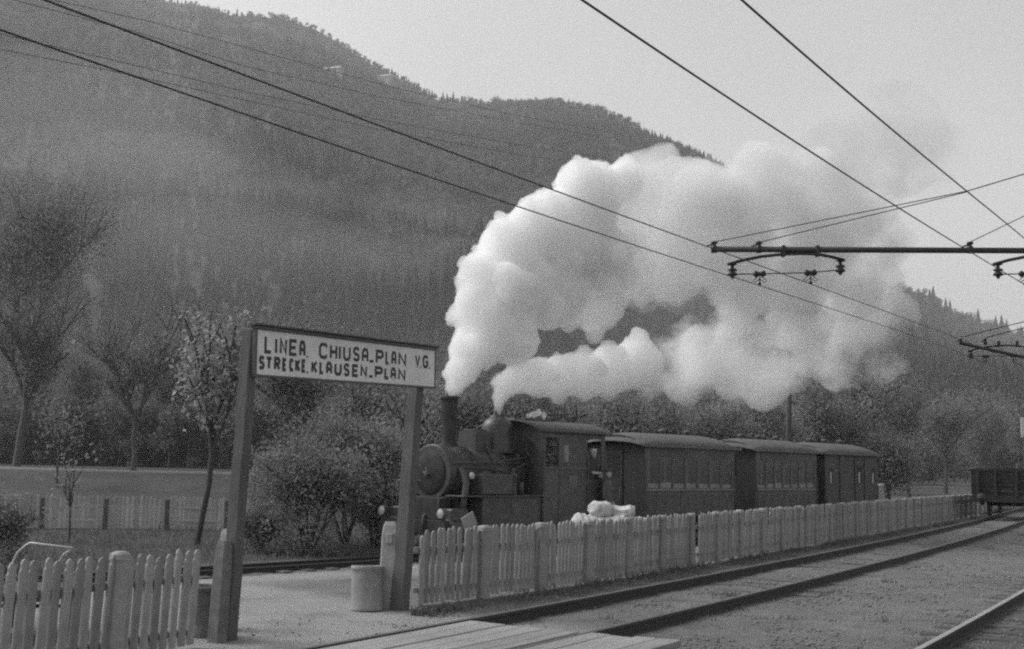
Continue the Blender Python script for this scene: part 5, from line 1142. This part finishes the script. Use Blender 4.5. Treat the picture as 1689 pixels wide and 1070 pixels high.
ct = MB(); ct.lathe([(.24, .62), (.225, .80), (.19, .98), (.20, 1.15), (.215, 1.32), (.17, 1.44), (.085, 1.49)], 18, cap=False)
cto = ct.build('coat', M['cloth_mid'], rt2); cto.scale = (1, .72, 1); cto.location = (0, -.01, 0)

# ------------------------------------------------------------------ steam
def steam_mesh(name, blobs, seed, voxel, child=14, parent=None, matl=None, disp=.10):
    rr = random.Random(seed); V = []; F = []
    bm = bmesh.new(); bmesh.ops.create_icosphere(bm, subdivisions=2, radius=1); bv = np.array([v.co for v in bm.verts]); bf = np.array([[v.index for v in f.verts] for f in bm.faces]); bm.free()
    o = 0; Vs = []; Fs = []
    def put(c, r):
        nonlocal o
        Vs.append(bv * r * np.array([1, 1, rr.uniform(.9, 1.05)]) + np.array(c)); Fs.append(bf + o); o += len(bv)
    for px, py, rp, dd in blobs:
        u = max(0, (px - 745)) / 1.0
        y = 30.4 + dd; c = at_y(px, py, y); r = rp * y / FPX; put(c, r)
        for k in range(child):
            d = Vector((rr.gauss(0, 1), rr.gauss(0, 1) - .5, rr.gauss(0, 1) + .25)).normalized(); rc = r * rr.uniform(.16, .42); cc = c + d * (r * rr.uniform(.72, .95)); put(cc, rc)
            for k2 in range(6):
                d2 = (d + Vector((rr.gauss(0, .6), rr.gauss(0, .6), rr.gauss(0, .6)))).normalized(); put(cc + d2 * rc * .85, rc * rr.uniform(.3, .5))
    me = np_mesh(name, np.concatenate(Vs), np.concatenate(Fs)); ob = link(name, me, matl, parent)
    rm = ob.modifiers.new('remesh', 'REMESH'); rm.mode = 'VOXEL'; rm.voxel_size = voxel; rm.use_smooth_shade = True
    tx = bpy.data.textures.new(name + '_clouds', 'CLOUDS'); tx.noise_scale = .30; tx.noise_depth = 3
    if voxel < .1:
        t2 = bpy.data.textures.new(name + '_fine', 'CLOUDS'); t2.noise_scale = .11; t2.noise_depth = 1
        d2_ = ob.modifiers.new('fine', 'DISPLACE'); d2_.texture = t2; d2_.strength = .12; d2_.mid_level = .5; d2_.texture_coords = 'GLOBAL'
    dm_ = ob.modifiers.new('displace', 'DISPLACE'); dm_.texture = tx; dm_.strength = disp; dm_.mid_level = .5; dm_.texture_coords = 'GLOBAL'
    return ob
def steam_mat(name, dens, nscale=0, lo=.4, hi=.6, fade=None, alb=.985, soft=None):
    mt = bpy.data.materials.new(name); mt.use_nodes = True; n = mt.node_tree.nodes; l = mt.node_tree.links; n.remove(n['Principled BSDF'])
    pv = n.new('ShaderNodeVolumePrincipled'); pv.inputs['Color'].default_value = (alb, alb, alb, 1); pv.inputs['Density'].default_value = dens; pv.inputs['Anisotropy'].default_value = .0
    l.new(pv.outputs[0], n['Material Output'].inputs['Volume'])
    if nscale:
        tc = n.new('ShaderNodeTexCoord'); nz = n.new('ShaderNodeTexNoise'); nz.inputs['Scale'].default_value = nscale; nz.inputs['Detail'].default_value = 3.5; nz.inputs['Roughness'].default_value = .6; l.new(tc.outputs['Object'], nz.inputs[0])
        mr = n.new('ShaderNodeMapRange'); mr.inputs[1].default_value = lo; mr.inputs[2].default_value = hi; mr.inputs[3].default_value = 0; mr.inputs[4].default_value = dens; l.new(nz.outputs[0], mr.inputs[0]); out = mr.outputs[0]
        if fade:                              # steam thins out downwind
            sx = n.new('ShaderNodeSeparateXYZ'); l.new(tc.outputs['Object'], sx.inputs[0]); m2 = n.new('ShaderNodeMapRange'); m2.inputs[1].default_value = fade[0]; m2.inputs[2].default_value = fade[1]; m2.inputs[3].default_value = 1; m2.inputs[4].default_value = fade[2]; l.new(sx.outputs[0], m2.inputs[0])
            mu = n.new('ShaderNodeMath'); mu.operation = 'MULTIPLY'; l.new(out, mu.inputs[0]); l.new(m2.outputs[0], mu.inputs[1]); out = mu.outputs[0]
        l.new(out, pv.inputs['Density'])
    return mt
M['steam_thick'] = steam_mat('steam_thick', 4.2, alb=.9995)
M['steam_mid'] = steam_mat('steam_mid', 1.05, alb=.998)
M['steam_outer'] = steam_mat('steam_outer', 1.0, .6, .33, .58, None, alb=.95)
M['steam_jet'] = steam_mat('steam_jet', 3.4, alb=.9995)
M['steam_drift'] = steam_mat('steam_drift', .7, .62, .42, .62, (9.5, 17.0, .25), alb=.80)
M['steam_low'] = steam_mat('steam_low', 1.4, .6, .42, .60, (5.0, 12.5, .22))
B1 = [(748, 640, 16, 0), (760, 615, 28, .2), (775, 580, 38, .4), (800, 545, 52, .8), (790, 500, 42, .7), (845, 560, 48, 1.2), (830, 480, 62, 1.0), (792, 448, 36, .6), (845, 415, 62, 1.2), (900, 480, 75, 2), (880, 375, 48, 1.2), (930, 400, 78, 2), (905, 345, 34, 1.2), (965, 340, 60, 2), (950, 300, 36, 1.6), (990, 302, 32, 1.8), (985, 420, 62, 2.4), (1030, 300, 36, 2.2)]
B1m = [(985, 500, 52, 3), (1000, 345, 55, 2.4), (1035, 335, 62, 2.6), (1010, 420, 80, 3), (1062, 288, 46, 2.4), (1092, 264, 31, 2.4), (1100, 320, 62, 3.2), (1090, 400, 80, 3.8), (1140, 300, 46, 3.6), (1135, 370, 70, 4.2), (1060, 460, 45, 3.6), (1180, 330, 60, 4.4), (1170, 420, 62, 5), (1120, 450, 50, 4.4)]
B1n = [(1150, 350, 80, 5), (1200, 410, 85, 5.6), (1230, 330, 72, 6), (1280, 400, 88, 6.8), (1300, 320, 70, 7.4), (1345, 390, 85, 8), (1220, 480, 55, 6.2), (1310, 470, 62, 7.6), (1390, 440, 62, 9), (1400, 350, 66, 9.2), (1455, 400, 48, 10.4), (1250, 275, 50, 6.5), (1340, 300, 60, 8), (1440, 470, 55, 10.5), (1400, 520, 55, 10)]
pl = empty('chimney_steam_plume', (0, 0, 0)); tag(pl, 'huge billowing white steam plume rising from the locomotive chimney and drifting right', 'steam')
steam_mesh('dense_billow', B1, 3, .085, 16, pl, M['steam_thick'])
steam_mesh('middle_billow', B1m, 4, .11, 14, pl, M['steam_mid'], .16)
steam_mesh('outer_billow', B1n, 6, .16, 12, pl, M['steam_outer'], .3)
B1b = [(1150, 345, 85, 4), (1180, 420, 85, 5), (1220, 320, 70, 5.5), (1260, 400, 95, 6), (1320, 340, 90, 7), (1350, 440, 85, 8), (1400, 280, 100, 9), (1480, 240, 95, 10), (1420, 400, 80, 10), (1540, 260, 60, 12), (1130, 470, 55, 4.5), (1240, 500, 60, 6), (1320, 530, 60, 8), (1440, 470, 55, 11), (1060, 480, 40, 4), (1170, 310, 55, 4.5), (1200, 380, 90, 5), (1290, 300, 75, 6.5), (1230, 460, 70, 5.5), (1300, 470, 70, 7), (1380, 360, 90, 8.5), (1400, 480, 60, 9)]
steam_mesh('thin_drift', B1b, 5, .22, 9, pl, M['steam_drift'], .25)
B2 = [(822, 672, 9, 1.2), (824, 655, 14, 1.3), (836, 634, 22, 1.4), (858, 624, 28, 1.6), (888, 622, 34, 1.8), (925, 620, 38, 2.2), (965, 620, 40, 2.6), (1005, 610, 42, 3.2), (1050, 600, 46, 3.8)]
jt = empty('safety_valve_steam_jet', (0, 0, 0)); tag(jt, 'lower white steam jet blowing back from the dome valves over the cab and coaches', 'steam')
steam_mesh('dense_jet', B2, 9, .08, 12, jt, M['steam_jet'], .07)
B2b = [(1085, 595, 52, 4.2), (1130, 590, 62, 5), (1180, 590, 72, 6), (1235, 590, 72, 7), (1290, 580, 72, 8), (1345, 570, 62, 9.5), (1190, 650, 42, 6), (1130, 640, 34, 5), (1070, 636, 26, 4), (1260, 640, 40, 8), (1380, 600, 48, 11), (1420, 550, 55, 12), (1470, 520, 50, 13), (1450, 590, 45, 13)]
steam_mesh('thin_trail', B2b, 12, .18, 10, jt, M['steam_low'], .2)
lk = steam_mesh('whistle_steam', [(872, 686, 5, 1.9), (880, 684, 6, 2.0), (888, 682, 7, 2.0), (898, 684, 6, 2.1)], 20, .05, 6, jt, M['steam_jet'], .03)

# ------------------------------------------------------------------ mist on the slope
M['mist'] = steam_mat('slope_mist', .0013, alb=.95)
mist = [(60, 250, 620, 120, 45, 'pale mist patch drifting over the upper left slope'), (180, 330, 560, 95, 32, 'pale mist patch low on the left slope'), (520, 400, 640, 120, 26, 'pale mist patch across the middle of the slope above the sign'), (330, 440, 480, 90, 18, 'thin mist patch just above the valley trees'), (640, 470, 560, 80, 22, 'thin mist patch left of the steam plume'), (1530, 600, 440, 130, 50, 'thin mist patch on the right hillside')]
M['yard_veil'] = steam_mat('smoke_tone_veil', .0010, alb=.92)
M['thin_mist'] = steam_mat('thin_slope_mist', .00025, alb=.95)
mist.append((420, 360, 330, 330, 130, 'broad thin veil of mist before the whole mountainside'))
for k, (px, py, y, rx, rz_, lab) in enumerate(mist):
    bm = bmesh.new(); bmesh.ops.create_icosphere(bm, subdivisions=4, radius=1); P = np.array([v.co for v in bm.verts]); nn = 1 + .9 * fbm(P[:, 0] * 1.3 + 5 * k, P[:, 2] * 1.3 + P[:, 1], 3)
    for v, s_ in zip(bm.verts, nn): v.co = (v.co.x * rx * s_, v.co.y * 70 * s_, v.co.z * rz_ * s_)
    me = bpy.data.meshes.new('mist_patch'); bm.to_mesh(me); bm.free(); o = link('mist_patch', me, M['thin_mist' if rx > 300 else 'mist']); o.location = at_y(px, py, y); tag(o, lab, 'mist', kind='stuff')

for k, (x, y, z, rx, ry, rz_, lab) in enumerate([(-16, 66, 3, 34, 26, 10, 'thin smoky veil added to lighten the trees left of the train'), (20, 78, 3, 34, 28, 11, 'thin smoky veil added to lighten the trees behind the train')]):  # added volumes that lift the dark tones of the trees
    bm = bmesh.new(); bmesh.ops.create_icosphere(bm, subdivisions=4, radius=1); P = np.array([v.co for v in bm.verts]); nn = 1 + .5 * fbm(P[:, 0] * 1.5 + 7 * k, P[:, 2] * 1.5 + P[:, 1], 3)
    for v, s_ in zip(bm.verts, nn): v.co = (v.co.x * rx * s_, v.co.y * ry * s_, v.co.z * rz_ * s_)
    me = bpy.data.meshes.new('smoke_veil'); bm.to_mesh(me); bm.free(); o = link('smoke_veil', me, M['yard_veil']); o.location = (x, y, z); tag(o, lab, 'smoke', kind='stuff')
# ------------------------------------------------------------------ haze
hz = MB().ab((-4600, -300, -4), (4600, 7000, 1010)).build('haze', None)
hmt = bpy.data.materials.new('valley_haze'); hmt.use_nodes = True; n = hmt.node_tree.nodes; n.remove(n['Principled BSDF'])
pv = n.new('ShaderNodeVolumePrincipled'); pv.inputs['Color'].default_value = (.9, .9, .9, 1); pv.inputs['Density'].default_value = .00024; pv.inputs['Anisotropy'].default_value = .2
hmt.node_tree.links.new(pv.outputs[0], n['Material Output'].inputs['Volume']); hz.data.materials.append(hmt)
tag(hz, 'thin pale valley haze veiling the mountain', 'haze', kind='stuff')
